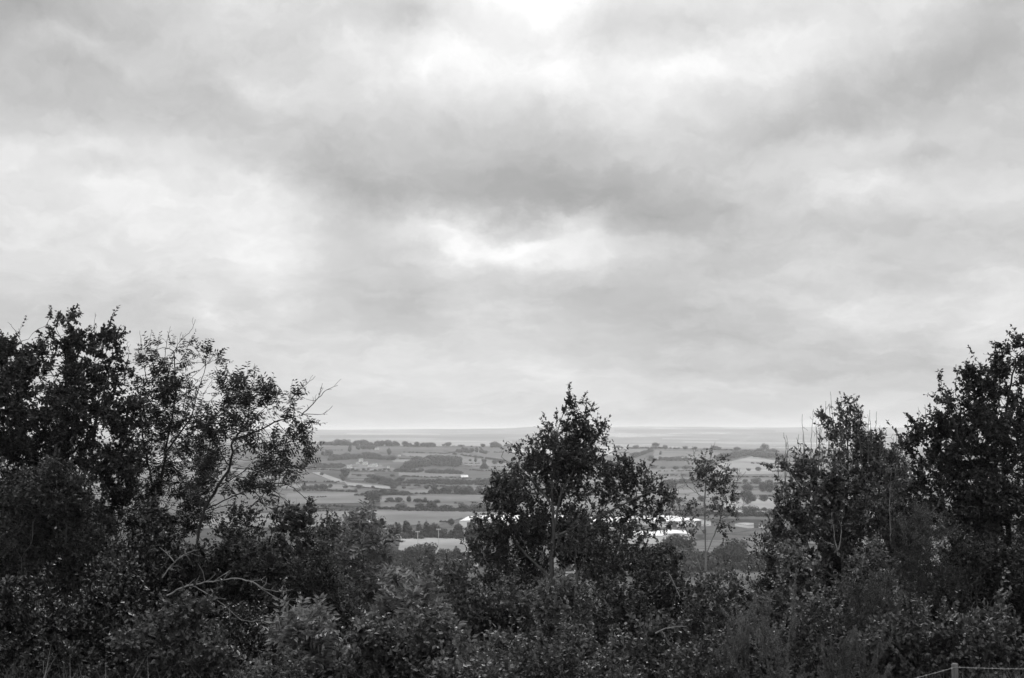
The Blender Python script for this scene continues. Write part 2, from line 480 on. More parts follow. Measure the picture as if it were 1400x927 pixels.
TONES = {'pasture': .125, 'hay': .17, 'stubble': .26, 'meadow': .095, 'wood': .035}
for k, g in TONES.items(): M['field_' + k] = field_mat(k + '_field', g, .4 + 3 * g)
FIELDS = [
    ('stubble', [(478, 591.6), (545, 592.2), (602, 593.4), (600, 595), (520, 594.2), (470, 593)]), ('stubble', [(935, 603.2), (1010, 604.2), (1095, 605), (1090, 607.4), (1000, 606.6), (930, 605)]),
    ('stubble', [(560, 602), (660, 603), (650, 604.5), (560, 603.5)]), ('stubble', [(905, 599), (985, 600), (980, 601.5), (905, 600.5)]),
    ('wood', [(437, 586.6), (560, 586.4), (690, 586.6), (690, 588.6), (560, 588), (437, 588.8)]), ('wood', [(437, 595.3), (560, 595.8), (690, 597.5), (690, 600), (560, 598.5), (437, 599)]), ('wood', [(840, 587), (1060, 587.5), (1060, 590.5), (840, 590)]),
    ('wood', [(700, 602), (880, 606), (1100, 608.5), (1100, 610.5), (880, 609), (700, 607)]),
    ('pasture', [(425, 610.5), (560, 612), (520, 618), (432, 622)]), ('hay', [(548, 619.5), (606, 621), (604, 627), (556, 624)]),
    ('stubble', [(535, 628.5), (574, 629), (574, 632), (538, 632)]), ('pasture', [(586, 611.5), (700, 612), (700, 619), (625, 619)]),
    ('pasture', [(606, 612), (606, 619), (560, 617), (560, 612.5)]),
    ('hay', [(620, 623), (700, 633), (700, 643), (650, 640), (630, 634)]), ('pasture', [(640, 618), (700, 620), (700, 630), (665, 626)]),
    ('hay', [(545, 644), (622, 645), (640, 650), (600, 653), (545, 651)]), ('pasture', [(370, 646), (424, 647), (460, 659), (340, 660)]),
    ('pasture', [(470, 645.5), (512, 646), (512, 658), (480, 657)]),
    ('stubble', [(426, 646), (437, 646), (474, 659), (462, 660.5)]), ('stubble', [(470, 659), (534, 665.5), (534, 669.5), (476, 664)]),
    ('hay', [(340, 662.5), (468, 663), (488, 670), (330, 668)]), ('hay', [(553, 670), (590, 670), (590, 675), (553, 675)]),
    ('hay', [(600, 668), (690, 667), (690, 671), (600, 672)]),
    ('hay', [(330, 675), (484, 674), (490, 679), (700, 677), (700, 685), (560, 687), (310, 691)]),
    ('pasture', [(520, 688), (700, 687), (700, 695), (520, 694)]),
    ('hay', [(280, 704), (528, 698), (700, 700), (700, 707), (630, 709), (600, 718), (250, 724)]),
    ('stubble', [(548, 736), (626, 736), (650, 742), (650, 772), (540, 772)]),
    ('hay', [(838, 614), (890, 614.5), (862, 624), (838, 624)]), ('hay', [(896, 616), (985, 619), (985, 628), (940, 633), (890, 628)]),
    ('pasture', [(905, 630), (936, 628), (936, 638), (904, 639)]), ('stubble', [(985, 634), (1030, 624), (1070, 632), (1070, 648), (955, 650)]),
    ('hay', [(880, 643), (950, 640), (950, 648), (880, 648)]), ('hay', [(880, 653), (1080, 654), (1080, 660), (880, 659)]),
    ('hay', [(985, 671), (1080, 671), (1080, 676.5), (985, 677)]), ('hay', [(880, 668), (900, 668), (900, 684), (880, 684)]),
    ('stubble', [(985, 683), (1090, 683), (1090, 697), (985, 697)]), ('hay', [(850, 690), (920, 690), (920, 703), (850, 703)]),
    ('hay', [(700, 640), (880, 644), (880, 652), (700, 652)]), ('pasture', [(700, 660), (880, 660), (880, 672), (700, 672)]), ('hay', [(700, 680), (850, 682), (850, 700), (700, 698)]),
    ('pasture', [(1080, 640), (1250, 650), (1250, 668), (1080, 660)]), ('hay', [(150, 640), (392, 642), (408, 659), (150, 662)]), ('pasture', [(150, 671), (395, 672), (380, 700), (150, 705)]),
]


def build_field(kind, poly, lift):
    """a sheet following the ground inside a polygon given by its corners on the land"""
    pts = [G(px, py) for px, py in poly]
    A = np.array([(p[0], p[1]) for p in pts])
    c = A.mean(0)
    n = 12
    V, F = [], []
    # fan of concentric rings, edges subdivided
    E = []
    for i in range(len(A)):
        a, b = A[i], A[(i + 1) % len(A)]
        for k in range(8): E.append(a + (b - a) * k / 8)
    E = np.array(E); m = len(E)
    for r_ in range(1, n + 1):
        for q in c + (E - c) * r_ / n: V.append((q[0], q[1], tz(q[0], q[1]) + lift))
    V.append((c[0], c[1], tz(c[0], c[1]) + lift))
    for r_ in range(n - 1):
        for k in range(m):
            k2 = (k + 1) % m
            F.append((r_ * m + k, (r_ + 1) * m + k, (r_ + 1) * m + k2, r_ * m + k2))
    for k in range(m): F.append((n * m, k, (k + 1) % m))
    b = MB(); b.add(V, F)
    o = b.build('field', M['field_' + kind])
    tag(o, kind='structure')


for i, (k, poly) in enumerate(FIELDS):
    build_field(k, poly, 0.25 + .01 * i)

# ---------------------------------------------------------------- distant foliage made of leafy clumps
def clump_quads(C, size, rng, flat=0.0, out=None):
    """one irregular leafy facet at each centre"""
    n = len(C)
    nrm = norm(rng.normal(size=(n, 3)) + np.array([0, 0, flat]))
    if out is not None: nrm = norm(norm(out) * 1.3 + rng.normal(size=(n, 3)) * .55)
    t = norm(np.cross(nrm, rng.normal(size=(n, 3))))
    b = np.cross(nrm, t)
    s = (size * rng.uniform(.6, 1.3, n))[:, None]
    V = np.stack([C - t * s, C - b * s * .7, C + t * s, C + b * s * .8], 1).reshape(-1, 3)
    return V


def crown_points(rng, n, lobes):
    out = []
    vol = np.array([l[3] * l[4] * l[5] for l in lobes]); vol = vol / vol.sum()
    for l, f in zip(lobes, vol):
        k = max(int(n * f), 4)
        d = norm(rng.normal(size=(k, 3)))
        r_ = rng.uniform(.45, 1.0, k)[:, None] ** .5
        out.append(np.array(l[:3]) + d * r_ * np.array(l[3:]))
    return np.concatenate(out)


def far_tree_proto(kind, seed):
    """unit tree, 1 m tall, base at the origin"""
    rng = np.random.default_rng(seed)
    if kind == 'round':
        lobes = [(0, 0, .5, .42, .42, .44)] + [(rng.uniform(-.28, .28), rng.uniform(-.28, .28), rng.uniform(.4, .8), .22, .22, .18) for _ in range(6)]
    elif kind == 'tall':
        lobes = [(0, 0, .42, .2, .2, .4), (.03, 0, .75, .14, .14, .22)] + [(rng.uniform(-.14, .14), rng.uniform(-.14, .14), rng.uniform(.3, .8), .12, .12, .12) for _ in range(5)]
    elif kind == 'cone':
        lobes = [(0, 0, .12 + .16 * i, .26 - .042 * i, .26 - .042 * i, .12) for i in range(6)]
    else:
        lobes = [(-.3, 0, .42, .42, .34, .36), (.32, .1, .45, .42, .34, .38), (0, -.1, .6, .36, .3, .34)] + [(rng.uniform(-.5, .5), rng.uniform(-.3, .3), rng.uniform(.3, .75), .2, .2, .16) for _ in range(6)]
    C = crown_points(rng, 1300, lobes)
    C = C[C[:, 2] > .04]
    ctr = np.array([l[:3] for l in lobes]); near_ = np.linalg.norm(C[:, None] - ctr[None], axis=2).argmin(1)
    V = clump_quads(C, .045, rng, .3, (C - ctr[near_]) + (C - np.array([0, 0, .3])) * .6)
    nq = len(V) // 4
    tn = 6
    tv = []
    for z, r_ in ((-.05, .03), (.5, .018)):
        for k in range(tn): tv.append((r_ * math.cos(2 * math.pi * k / tn), r_ * math.sin(2 * math.pi * k / tn), z))
    tl = [(k, (k + 1) % tn, tn + (k + 1) % tn, tn + k) for k in range(tn)]
    loops = np.concatenate([np.arange(nq * 4), (np.array(tl) + nq * 4).ravel()])
    return mesh_np(kind + '_tree', np.concatenate([V, np.array(tv)]), loops, np.full(nq + tn, 4), M['far_tree'])


PROTO = {k: [far_tree_proto(k, 10 * i + s) for s in range(4)] for i, k in enumerate(('round', 'tall', 'cone', 'wide'))}


def far_tree(px, py, hpx, kind, label, group, wide=1.0, lo=250.0):
    p = G(px, py, lo)
    h = hpx / FPX * p[1]
    o = bpy.data.objects.new('valley_tree', random.choice(PROTO[kind]))
    o.location = (p[0], p[1], p[2] - .02 * h)
    s = h * random.uniform(1.0, 1.3)
    o.scale = (s * wide, s * wide, s)
    o.rotation_euler = (0, 0, random.uniform(0, 6.28))
    COL.objects.link(o)
    tag(o, label, 'tree', group)
    return o


random.seed(3)
# single trees one can point to: (x, base y, height px, kind, wide, label)
SINGLES = [
    (676, 611.5, 7.5, 'round', 1.6, 'broad dark lone tree on the ridge skyline, left of the central foreground tree'),
    (896, 613.5, 8, 'round', 1.3, 'domed lone tree on the ridge skyline right of the central foreground tree'),
    (918, 671, 14, 'round', 1.1, 'round grey tree in the valley beside the right flank of the central tree'),
    (1022, 674, 14, 'round', 1.15, 'rounded field tree just right of the slender birch'),
    (1022, 690, 20, 'round', .9, 'tall valley tree standing below the rounded field tree right of the birch'),
    (1043, 673, 13, 'round', .95, 'left tree of the close pair of field trees right of the birch'),
    (1052, 674, 13.5, 'round', 1.0, 'right tree of the close pair of field trees right of the birch'),
    (662, 641, 11, 'cone', 2.2, 'triangular tree alone in the pale fields left of the central tree'),
    (478, 618, 9, 'tall', 1.2, 'upright dark tree on the left end of the pale field under the ridge'),
    (532, 622, 9, 'tall', 1.3, 'upright tree just above and right of the white hamlet'),
    (472, 653, 12, 'round', 1.0, 'round tree beside the long low barn in the valley'),
    (469, 658, 7, 'round', 1.0, 'small round bush tree at the left end of the long low barn'),
    (511, 690, 18, 'round', 1.15, 'largest rounded tree in the hedge of the lower left fields'),
    (555, 718, 0, 'round', 1, ''),
    (903, 622, 5, 'tall', 1.6, 'small upright tree on the field slope under the domed ridge tree'),
    (1045, 617, 10, 'wide', .8, 'bulky tree at the right end of the ridge hedge'),
    (924, 775, 42, 'round', 1.2, 'big dome shaped dark tree in front of the white sheds'),
    (556, 735, 21, 'tall', 1.25, 'tall dark tree at the left end of the pitch belt'),
    (573, 735, 17, 'cone', 1.5, 'pointed conifer left of the middle of the pitch belt'),
    (583, 735, 19, 'cone', 1.5, 'taller pointed conifer in the middle of the pitch belt'),
    (594, 735, 18, 'round', .9, 'rounded paler tree in the pitch belt behind the second floodlight'),
    (604, 735, 12, 'round', 1, 'low rounded tree at the right end of the pitch belt'),
    (617, 719, 10, 'round', 1, 'bushy tree at the left corner of the white shed'),
    (627, 736, 21, 'tall', 1.3, 'upright tree in front of the white shed wall'),
    (646, 737, 23, 'cone', 1.7, 'pointed tree in front of the white shed roof'),
    (658, 738, 19, 'round', 1.0, 'bushy tree half hidden by the left flank of the central tree'),
    (540, 734, 17, 'round', 1.1, 'rounded tree on the left of the pitch belt above the shrubs'),
]
for px, py, h, k, wd, lab in SINGLES:
    if h: far_tree(px, py, h, k, lab, 'trees one can single out in the valley', wd)

# strings of look-alike trees: (polyline, count, height range, kinds, label, group)
STRINGS = [
    ([(437, 608.5), (520, 609.5), (592, 611)], 26, (4, 8), ('round', 'wide'), 'tree in the long dark belt on the ridge skyline left of the central tree', 'trees of the left ridge belt'),
    ([(597, 610.5), (628, 610.5), (655, 611), (690, 613)], 11, (2.5, 6), ('round', 'wide'), 'low tree in the thin ridge line nearest the central tree', 'trees of the thin ridge line'),
    ([(842, 613), (900, 613.5), (960, 614.5), (1060, 618)], 17, (2.5, 6), ('round', 'wide'), 'small tree in the ridge hedge right of the central tree', 'trees of the right ridge hedge'),
    ([(485, 614.5), (512, 614)], 9, (4, 6.5), ('round', 'tall'), 'tree in the small copse below the left ridge belt', 'trees of the copse under the ridge'),
    ([(440, 623), (453, 623)], 5, (4, 9), ('tall', 'round'), 'tree in the leafy corner left of the pale upper field', 'trees at the left field corner'),
    ([(452, 629.5), (490, 626), (520, 627), (540, 630)], 20, (4.5, 8), ('round', 'wide'), 'tree in the wood behind the white hamlet', 'trees of the wood behind the hamlet'),
    ([(430, 636), (470, 637)], 10, (3, 5), ('round', 'wide'), 'tree in the left edge of the hamlet wood', 'trees left of the hamlet'),
    ([(472, 643.5), (545, 643.5)], 15, (2.2, 4), ('round', 'wide'), 'low tree in front of the white hamlet', 'trees in front of the hamlet'),
    ([(553, 640), (580, 634), (600, 632), (628, 634)], 20, (7, 12), ('round', 'wide'), 'tree in the large wood right of the white hamlet', 'trees of the large wood right of the hamlet'),
    ([(545, 645), (590, 646), (630, 648)], 15, (4, 6.5), ('round', 'wide'), 'tree at the lower edge of the large wood', 'trees along the lower edge of the large wood'),
    ([(628, 617), (662, 619)], 8, (4, 8), ('round', 'tall'), 'tree in the upper copse left of the central tree', 'trees of the upper copse'),
    ([(505, 656), (543, 665)], 14, (4, 9), ('round', 'wide'), 'scattered tree in the rough ground right of the barn', 'scattered trees right of the barn'),
    ([(545, 659), (600, 661), (690, 662)], 15, (4, 9), ('round', 'wide'), 'tree in the scrubby strip around the bright white roof', 'trees of the scrubby strip'),
    ([(588, 674), (620, 675), (690, 677)], 15, (6, 12), ('round', 'tall'), 'tree in the hedge line above the smooth middle field', 'trees above the middle field'),
    ([(402, 671), (448, 671)], 8, (4, 9), ('round', 'tall'), 'tree in the far left hedge beside the ash twigs', 'trees of the far left hedge'),
    ([(520, 676), (555, 677)], 9, (4, 8), ('round', 'wide'), 'tree in the dark hedge clump left of the pale strip', 'trees of the dark hedge clump'),
    ([(530, 686), (570, 687), (600, 688)], 9, (4, 9), ('round', 'tall'), 'tree in the upper of the two middle hedges', 'trees of the upper middle hedge'),
    ([(545, 697), (600, 698), (690, 699)], 13, (7, 15), ('round', 'wide'), 'tree in the lower of the two middle hedges', 'trees of the lower middle hedge'),
    ([(862, 626), (890, 616)], 6, (3, 6), ('round', 'wide'), 'tree in the slanting hedge right of the central tree', 'trees of the slanting hedge'),
    ([(888, 629), (942, 629)], 9, (3, 7), ('round', 'wide'), 'tree in the copse under the domed ridge tree', 'trees of the copse under the domed tree'),
    ([(985, 628), (1010, 622), (1060, 626)], 17, (5, 9), ('round', 'wide'), 'tree in the wood behind the twiggy hedge tree', 'trees of the right wood'),
    ([(900, 686), (1075, 686)], 13, (5, 11), ('round', 'wide'), 'tree in the valley hedge behind the slender birch', 'trees behind the birch'),
    ([(850, 733), (905, 731), (985, 728)], 8, (4, 8), ('round', 'tall'), 'tree standing in front of the white sheds', 'trees in front of the white sheds'),
    ([(884, 641), (980, 643), (1078, 646)], 12, (3, 6), ('round', 'wide'), 'scattered tree on the slope behind the birch top', 'scattered trees on the right slope'),
    ([(884, 660), (980, 659), (1078, 661)], 11, (3.5, 7), ('round', 'wide'), 'scattered tree among the pale strips behind the birch crown', 'scattered trees among the pale strips'),
    ([(440, 667), (560, 668.5), (690, 669)], 12, (3, 6), ('round', 'wide'), 'scattered tree in the narrow fields above the middle hedges', 'scattered trees in the narrow fields'),
    ([(425, 650), (470, 651), (545, 652)], 8, (2.5, 5), ('round', 'wide'), 'scattered tree in the small fields around the long barn', 'scattered trees around the long barn'),
    ([(610, 628), (655, 632), (695, 636)], 7, (3, 6), ('round', 'tall'), 'scattered tree on the pale slope left of the central tree', 'scattered trees on the pale left slope'),
    ([(930, 703), (1060, 705)], 13, (6, 12), ('round', 'wide'), 'tree in the belt above the white sheds', 'trees above the white sheds'),
]
for line, n, (h0, h1), kinds, lab, grp in STRINGS:
    if 'scattered' not in lab or 'barn' in grp: n = max(4, int(n * .68))
    L_ = np.array(line, float)
    seg = np.r_[0, np.cumsum(np.hypot(*np.diff(L_, axis=0).T))]
    for i in range(n):
        s = (i + random.uniform(.1, .9)) / n * seg[-1]
        px = np.interp(s, seg, L_[:, 0]); py = np.interp(s, seg, L_[:, 1])
        far_tree(px, py + random.uniform(-.5, .8), random.uniform(h0, h1), random.choice(kinds), lab, grp, random.uniform(1.15, 2.0))

# mid-distance trees at the foot of the hill
for line, n, (h0, h1), lab, grp in [
    ([(520, 775), (600, 768), (660, 772)], 6, (18, 32), 'rounded tree at the foot of the hill in the dip left of the central tree', 'trees at the hill foot left of the central tree'),
    ([(690, 790), (780, 785), (860, 790)], 6, (20, 34), 'tree at the foot of the hill seen through the central tree', 'trees at the hill foot behind the central tree'),
    ([(880, 780), (950, 775), (1040, 775)], 7, (20, 36), 'tree at the foot of the hill behind the slender birch', 'trees at the hill foot behind the birch'),
]:
    L_ = np.array(line, float)
    for i in range(n):
        s = (i + random.uniform(.1, .9)) / n
        px = np.interp(s * 2, [0, 1, 2], L_[:, 0]); py = np.interp(s * 2, [0, 1, 2], L_[:, 1])
        far_tree(px, py + random.uniform(-3, 6), random.uniform(h0, h1), random.choice(('round', 'wide', 'tall')), lab, grp, random.uniform(.9, 1.3), 450)

HEDGES = [
    ([(437, 608.7), (592, 611)], 4.0, 'dark hedge bottom running under the left ridge belt'),
    ([(588, 610.5), (620, 609.5), (700, 613)], 2.8, 'thin dark hedge along the ridge left of the central tree'),
    ([(838, 613), (900, 613.3), (1070, 618)], 2.8, 'long thin hedge along the ridge right of the central tree'),
    ([(550, 618.5), (606, 620.5)], 1.8, 'thin straight hedge across the slope below the left ridge belt'),
    ([(620, 621.5), (655, 626), (690, 631)], 3.0, 'slanting hedge crossing the pale slope left of the central tree'),
    ([(606, 621), (625, 618), (700, 619)], 1.6, 'short thin hedge joining the upper copse to the central tree'),
    ([(632, 634), (655, 634.5)], 1.8, 'short dark hedge right of the large wood'),
    ([(636, 637.5), (700, 639)], 1.6, 'thin hedge just under the triangular tree'),
    ([(437, 623.5), (468, 622.5)], 1.6, 'short hedge at the left field corner below the ridge'),
    ([(400, 641), (470, 644)], 2.6, 'ragged hedge left of the white hamlet'),
    ([(475, 644.5), (548, 645)], 2.4, 'dark hedge just below the white hamlet'),
    ([(400, 660), (440, 659), (468, 660)], 2.6, 'hedge along the lower side of the pale sloping track'),
    ([(478, 665), (545, 671)], 1.8, 'thin hedge under the pale stubble strip'),
    ([(400, 672), (452, 672), (488, 673)], 4.0, 'thick hedge at the far left behind the ash twigs'),
    ([(485, 678), (520, 676.5), (556, 677)], 4.5, 'dark stubby hedge left of the middle field'),
    ([(556, 676), (620, 675.5), (700, 677.5)], 3.0, 'hedge along the top of the smooth middle field'),
    ([(417, 681.5), (446, 680)], 3.0, 'short isolated hedge in the lower left field'),
    ([(528, 687), (560, 686), (604, 688)], 3.5, 'broken hedge in the upper of the two middle lines'),
    ([(425, 693), (486, 693.5)], 4.5, 'hedge at the lower left just above the shrubs'),
    ([(500, 695), (560, 698), (700, 701)], 5.0, 'long dark hedge along the top of the big smooth field'),
    ([(600, 652.5), (690, 657)], 2.2, 'hedge right of the bright white roof'),
    ([(545, 664), (610, 666), (690, 666)], 3.0, 'hedge along the bottom of the scrubby strip'),
    ([(600, 715), (622, 714)], 3.5, 'short hedge left of the white shed'),
    ([(862, 626.5), (890, 616)], 3.0, 'slanting hedge right of the central tree'),
    ([(888, 630), (945, 629)], 2.6, 'dark hedge bottom of the copse under the domed ridge tree'),
    ([(903, 627), (938, 624.5)], 1.6, 'thin arched hedge crossing the right hand slope'),
    ([(938, 625), (942, 635)], 1.6, 'short hedge running down the slope left of the birch top'),
    ([(958, 637), (1000, 625)], 3.0, 'dark slanting hedge right of the birch top'),
    ([(1028, 634), (1080, 636)], 2.6, 'dark hedge in the pale field beside the twiggy tree'),
    ([(890, 651), (960, 649.5)], 2.4, 'level hedge between pale strips left of the birch'),
    ([(960, 653), (1080, 652)], 2.2, 'level hedge between pale strips right of the birch'),
    ([(880, 663), (940, 661), (1080, 662)], 3.0, 'long valley hedge crossing behind the birch crown'),
    ([(985, 679.5), (1090, 678.5)], 3.0, 'hedge below the pair of field trees'),
    ([(880, 700), (980, 699), (1090, 700)], 6.0, 'thick hedge along the far side of the white sheds'),
    ([(540, 736), (612, 736)], 5.0, 'dark hedge behind the floodlit pitch'),
    ([(437, 615.5), (470, 616)], 1.4, 'thin hedge across the upper field at the far left of the ridge slope'),
    ([(560, 624.5), (600, 627)], 1.6, 'thin hedge along the lower edge of the pale upper field'),
    ([(545, 627.5), (574, 628)], 1.6, 'short thin hedge above the tiny pale strip on the slope'),
    ([(656, 612.5), (662, 618)], 1.6, 'short hedge running downhill from the thin ridge line'),
    ([(640, 643), (700, 645)], 2.2, 'ragged hedge below the triangular tree'),
    ([(480, 649.5), (512, 650)], 2.0, 'hedge on the small field above the long low barn'),
    ([(548, 651.5), (600, 653.5)], 2.4, 'ragged hedge left of the bright white roof'),
    ([(590, 670.5), (690, 670)], 2.6, 'broken hedge above the middle hedgerow trees'),
    ([(440, 664), (452, 667.5)], 1.8, 'stub of hedge in the field below the pale track'),
    ([(620, 689), (690, 688)], 3.0, 'low hedge left of the middle of the central tree'),
    ([(430, 699), (500, 698)], 3.0, 'low hedge on the near edge of the lower left field'),
    ([(845, 619), (862, 620)], 1.8, 'short hedge beside the upper right flank of the central tree'),
    ([(945, 633), (985, 634)], 1.8, 'thin hedge just behind the tip of the slender birch'),
    ([(900, 645), (950, 644.5)], 2.2, 'ragged hedge on the pale slope left of the birch top'),
    ([(1000, 667), (1080, 666)], 2.0, 'thin hedge behind the pair of field trees'),
    ([(700, 655), (880, 656)], 3.0, 'valley hedge hidden behind the upper central tree'),
    ([(700, 676), (850, 678)], 4.0, 'valley hedge hidden behind the middle of the central tree'),
]


def hedge(line, hpx, label, seed, deep=0.0):
    rng = np.random.default_rng(seed)
    pts = np.array([G(*q) for q in line])
    seg = np.r_[0, np.cumsum(np.linalg.norm(np.diff(pts, axis=0), axis=1))]
    H = hpx / FPX * pts[:, 1].mean()
    nc = int(np.clip(seg[-1] / (H * .62) * max(1.0, 1.1 * deep / H), 4, 420))
    sc = rng.uniform(0, seg[-1], nc)
    gap = np.array([mnoise.noise((q / (H * 5.0), seed * 7.7, 0)) for q in sc])
    sc = sc[gap > -.32]; nc = len(sc)
    cx = np.interp(sc, seg, pts[:, 0]) + rng.normal(0, H * .12, nc); cy = np.interp(sc, seg, pts[:, 1]) + rng.uniform(-deep, deep, nc)
    r_ = H * rng.uniform(.34, .72, nc); hc = H * rng.uniform(.5, 1.2, nc) * (1 if deep else .85)
    per = int(np.clip(26000 / max(nc, 1), 40, 130))
    d = norm(rng.normal(size=(nc, per, 3))); d[:, :, 2] = np.abs(d[:, :, 2]) * 1.0 - .25 * rng.random((nc, per))
    wob = rng.uniform(.75, 1.08, (nc, per, 1))
    gz = np.array([tz(p_, q_) for p_, q_ in zip(cx, cy)])
    ctr = np.stack([cx, cy, gz + hc * .36], 1)
    C = (ctr[:, None] + d * wob * np.stack([r_, r_, hc * .62], 1)[:, None]).reshape(-1, 3)
    n = len(C)
    V = clump_quads(C, 1.0, rng, .3, d.reshape(-1, 3))
    C4 = np.repeat(C, 4, 0); V = C4 + (V - C4) * np.repeat(np.repeat(r_, per) * .30, 4)[:, None]
    o0 = pts.mean(0)
    if deep:
        o = obj('wood', mesh_np('wood', V - o0, np.arange(len(V)), np.full(len(V) // 4, 4), M['hedge']), None, o0)
        return tag(o, label, kind='stuff')
    me = mesh_np('hedgerow', V - o0, np.arange(len(V)), np.full(len(V) // 4, 4), M['hedge'])
    o = obj('hedgerow', me, None, o0)
    tag(o, label, 'hedge', 'hedgerows between the valley fields')


for i, (l, h, lab) in enumerate(HEDGES): hedge(l, h, lab, i + 1)

WOODS = [
    ([(437, 608.7), (520, 609.6), (592, 611)], 7.0, 10, 'dense dark ridge belt left of the central tree'), ([(452, 629.5), (492, 626.5), (545, 629)], 6, 25, 'leafy mass of the wood behind the white hamlet'),
    ([(424, 639), (470, 639)], 4, 40, 'leafy mass left of the white hamlet'), ([(553, 641), (585, 635), (628, 636)], 8, 70, 'leafy mass of the large wood right of the hamlet'), ([(545, 645), (632, 648)], 5, 25, 'leafy edge of the large wood'),
    ([(500, 657), (545, 664)], 4, 40, 'scrub right of the long barn'), ([(540, 660), (620, 661), (700, 662)], 6, 45, 'scrubby strip around the bright white roof'), ([(588, 674), (700, 676)], 6, 18, 'bushy line above the smooth middle field'),
    ([(500, 676), (557, 677)], 7, 12, 'dark bushy clump left of the pale strip'), ([(545, 698), (700, 700)], 6, 14, 'bushes along the lower middle hedge'), ([(985, 629), (1012, 623), (1070, 627)], 8, 40, 'leafy mass of the right hand wood'),
    ([(860, 628), (890, 617)], 5, 14, 'bushes along the slanting hedge'), ([(886, 630), (944, 630)], 5, 18, 'leafy copse under the domed ridge tree'), ([(545, 736), (612, 736)], 13, 10, 'leafy mass of the belt behind the pitch'),
    ([(880, 704), (1080, 706)], 7, 18, 'bushy belt above the white sheds'), ([(625, 618), (664, 620)], 5, 25, 'leafy mass of the upper copse'), ([(600, 735), (690, 738)], 15, 10, 'bushes in front of the left white shed'),
    ([(480, 775), (560, 768), (690, 772)], 16, 40, 'leafy mass at the foot of the hill left of the central tree'), ([(690, 800), (880, 800)], 20, 40, 'leafy mass at the foot of the hill behind the central tree'), ([(880, 785), (960, 778), (1060, 775)], 22, 30, 'leafy mass at the foot of the hill behind the birch'),
]
for i, (l, h, dp, lab) in enumerate(WOODS): hedge(l, h * .72, lab, 60 + i, dp)

# ---------------------------------------------------------------- buildings
def gable_house(px, py, wpx, hpx, label, group, name='white_house', roofm='slate', wallm='render_wall', rz=0.0, deep=1.3, lo=250, roof=.45, windows=True):
    p = G(px, py, lo)
    k = p[1] / FPX
    W, H = wpx * k, hpx * k
    D = W / deep
    t = empty(name, p, rz)
    w = MB()
    h = H * (1 - roof)
    x, y = W / 2, D / 2
    # walls with gables at the two ends
    w.add([(-x, -y, -1), (x, -y, -1), (x, y, -1), (-x, y, -1), (-x, -y, h), (x, -y, h), (x, y, h), (-x, y, h), (-x, 0, H - .02 * H), (x, 0, H - .02 * H)],
          [(0, 1, 5, 4), (2, 3, 7, 6), (1, 2, 6, 9, 5), (3, 0, 4, 8, 7)])
    w.build('wall', M[wallm], t)
    r_ = MB()
    o_ = .04 * W; th = .03 * H
    for s in (-1, 1):
        e = h - .05 * H
        r_.add([(-x - o_, s * y * 1.08, e), (x + o_, s * y * 1.08, e), (x + o_, 0, H), (-x - o_, 0, H),
                (-x - o_, s * y * 1.08, e + th), (x + o_, s * y * 1.08, e + th), (x + o_, 0, H + th), (-x - o_, 0, H + th)],
               [(0, 1, 2, 3), (4, 5, 6, 7), (0, 1, 5, 4), (1, 2, 6, 5), (3, 0, 4, 7)])
    r_.build('roof', M[roofm], t)
    if windows:
        for i in (-1, 1):
            b = MB(); b.box((i * W * .26, -y - .02, h * .62), (W * .14, .1, h * .3)); b.build('window', M['window'], t)
        b = MB(); b.box((0, -y - .02, h * .3), (W * .1, .1, h * .6)); b.build('door', M['dark_clad'], t)
        c = MB(); c.box((x * .7, 0, H + .02 * H), (W * .08, W * .08, H * .3)); c.build('chimney', M['render_wall'], t)
    tag(t, label, 'house' if windows else 'building', group)
    return t


HG = 'white houses of the valley hamlet'
for px, py, w_, h_, rz, lab in [
    (493.5, 631, 5, 4.2, .3, 'topmost white house of the valley hamlet, standing among trees'),
    (499.5, 635, 6, 3.6, -.2, 'pale house just below the topmost house of the hamlet'),
    (489, 634, 4, 2.8, .2, 'small pale house on the left slope of the hamlet'),
    (478, 640, 6.5, 4.2, .15, 'bright white house at the lower left of the hamlet'),
    (512.5, 637.5, 7, 3.6, -.15, 'long white house at the right end of the hamlet'),
    (505.5, 638, 4.5, 2.6, .3, 'low white cottage beside the long right hand house of the hamlet'),
    (430, 639.8, 3.5, 2.4, .1, 'lone white cottage far left of the hamlet near the ash twigs'),
    (546, 623.8, 3.2, 2.6, .1, 'tiny white house on the slope above the large wood'),
    (515, 615, 5, 3, .4, 'grey roofed farmhouse just under the left ridge belt'),
    (531, 639.5, 3, 2.4, .2, 'tiny pale cottage between the hamlet and the large wood'),
]:
    gable_house(px, py, w_ * 1.0, h_ * 1.0, lab, HG, rz=rz, roof=.38)
gable_house(635, 653, 9, 3.4, 'small shed with a bright white roof in the scrubby valley strip', None, name='field_shed', roofm='white_roof', wallm='white_wall', rz=.1, deep=.9, windows=False, roof=.7)
gable_house(489, 655.5, 25, 3.0, 'long low dark barn with open side in the valley', None, name='long_barn', roofm='dark_clad', wallm='grey_roof', rz=0, deep=3.5, windows=False, roof=.4)
MH = 'houses at the foot of the hill'
for px, py, w_, h_, rz, lab in [
    (580, 770, 11, 9, .3, 'pale house with gable among the trees below the pitch'),
    (553, 764, 9, 8, -.3, 'pale house left of the gabled house below the pitch'),
    (648, 774, 10, 9, .2, 'pale house at the foot of the hill beside the central tree'),
    (745, 784, 14, 12, .2, 'white house seen through the gap left of the central trunk'),
    (781, 796, 14, 14, -.2, 'white house seen through the gap right of the central trunk'),
    (952, 775, 12, 16, .2, 'white gable wall behind the stems of the slender birch'),
    (985, 768, 10, 11, -.2, 'white house just right of the slender birch stems'),
]:
    gable_house(px, py, w_, h_, lab, MH, rz=rz, lo=450)


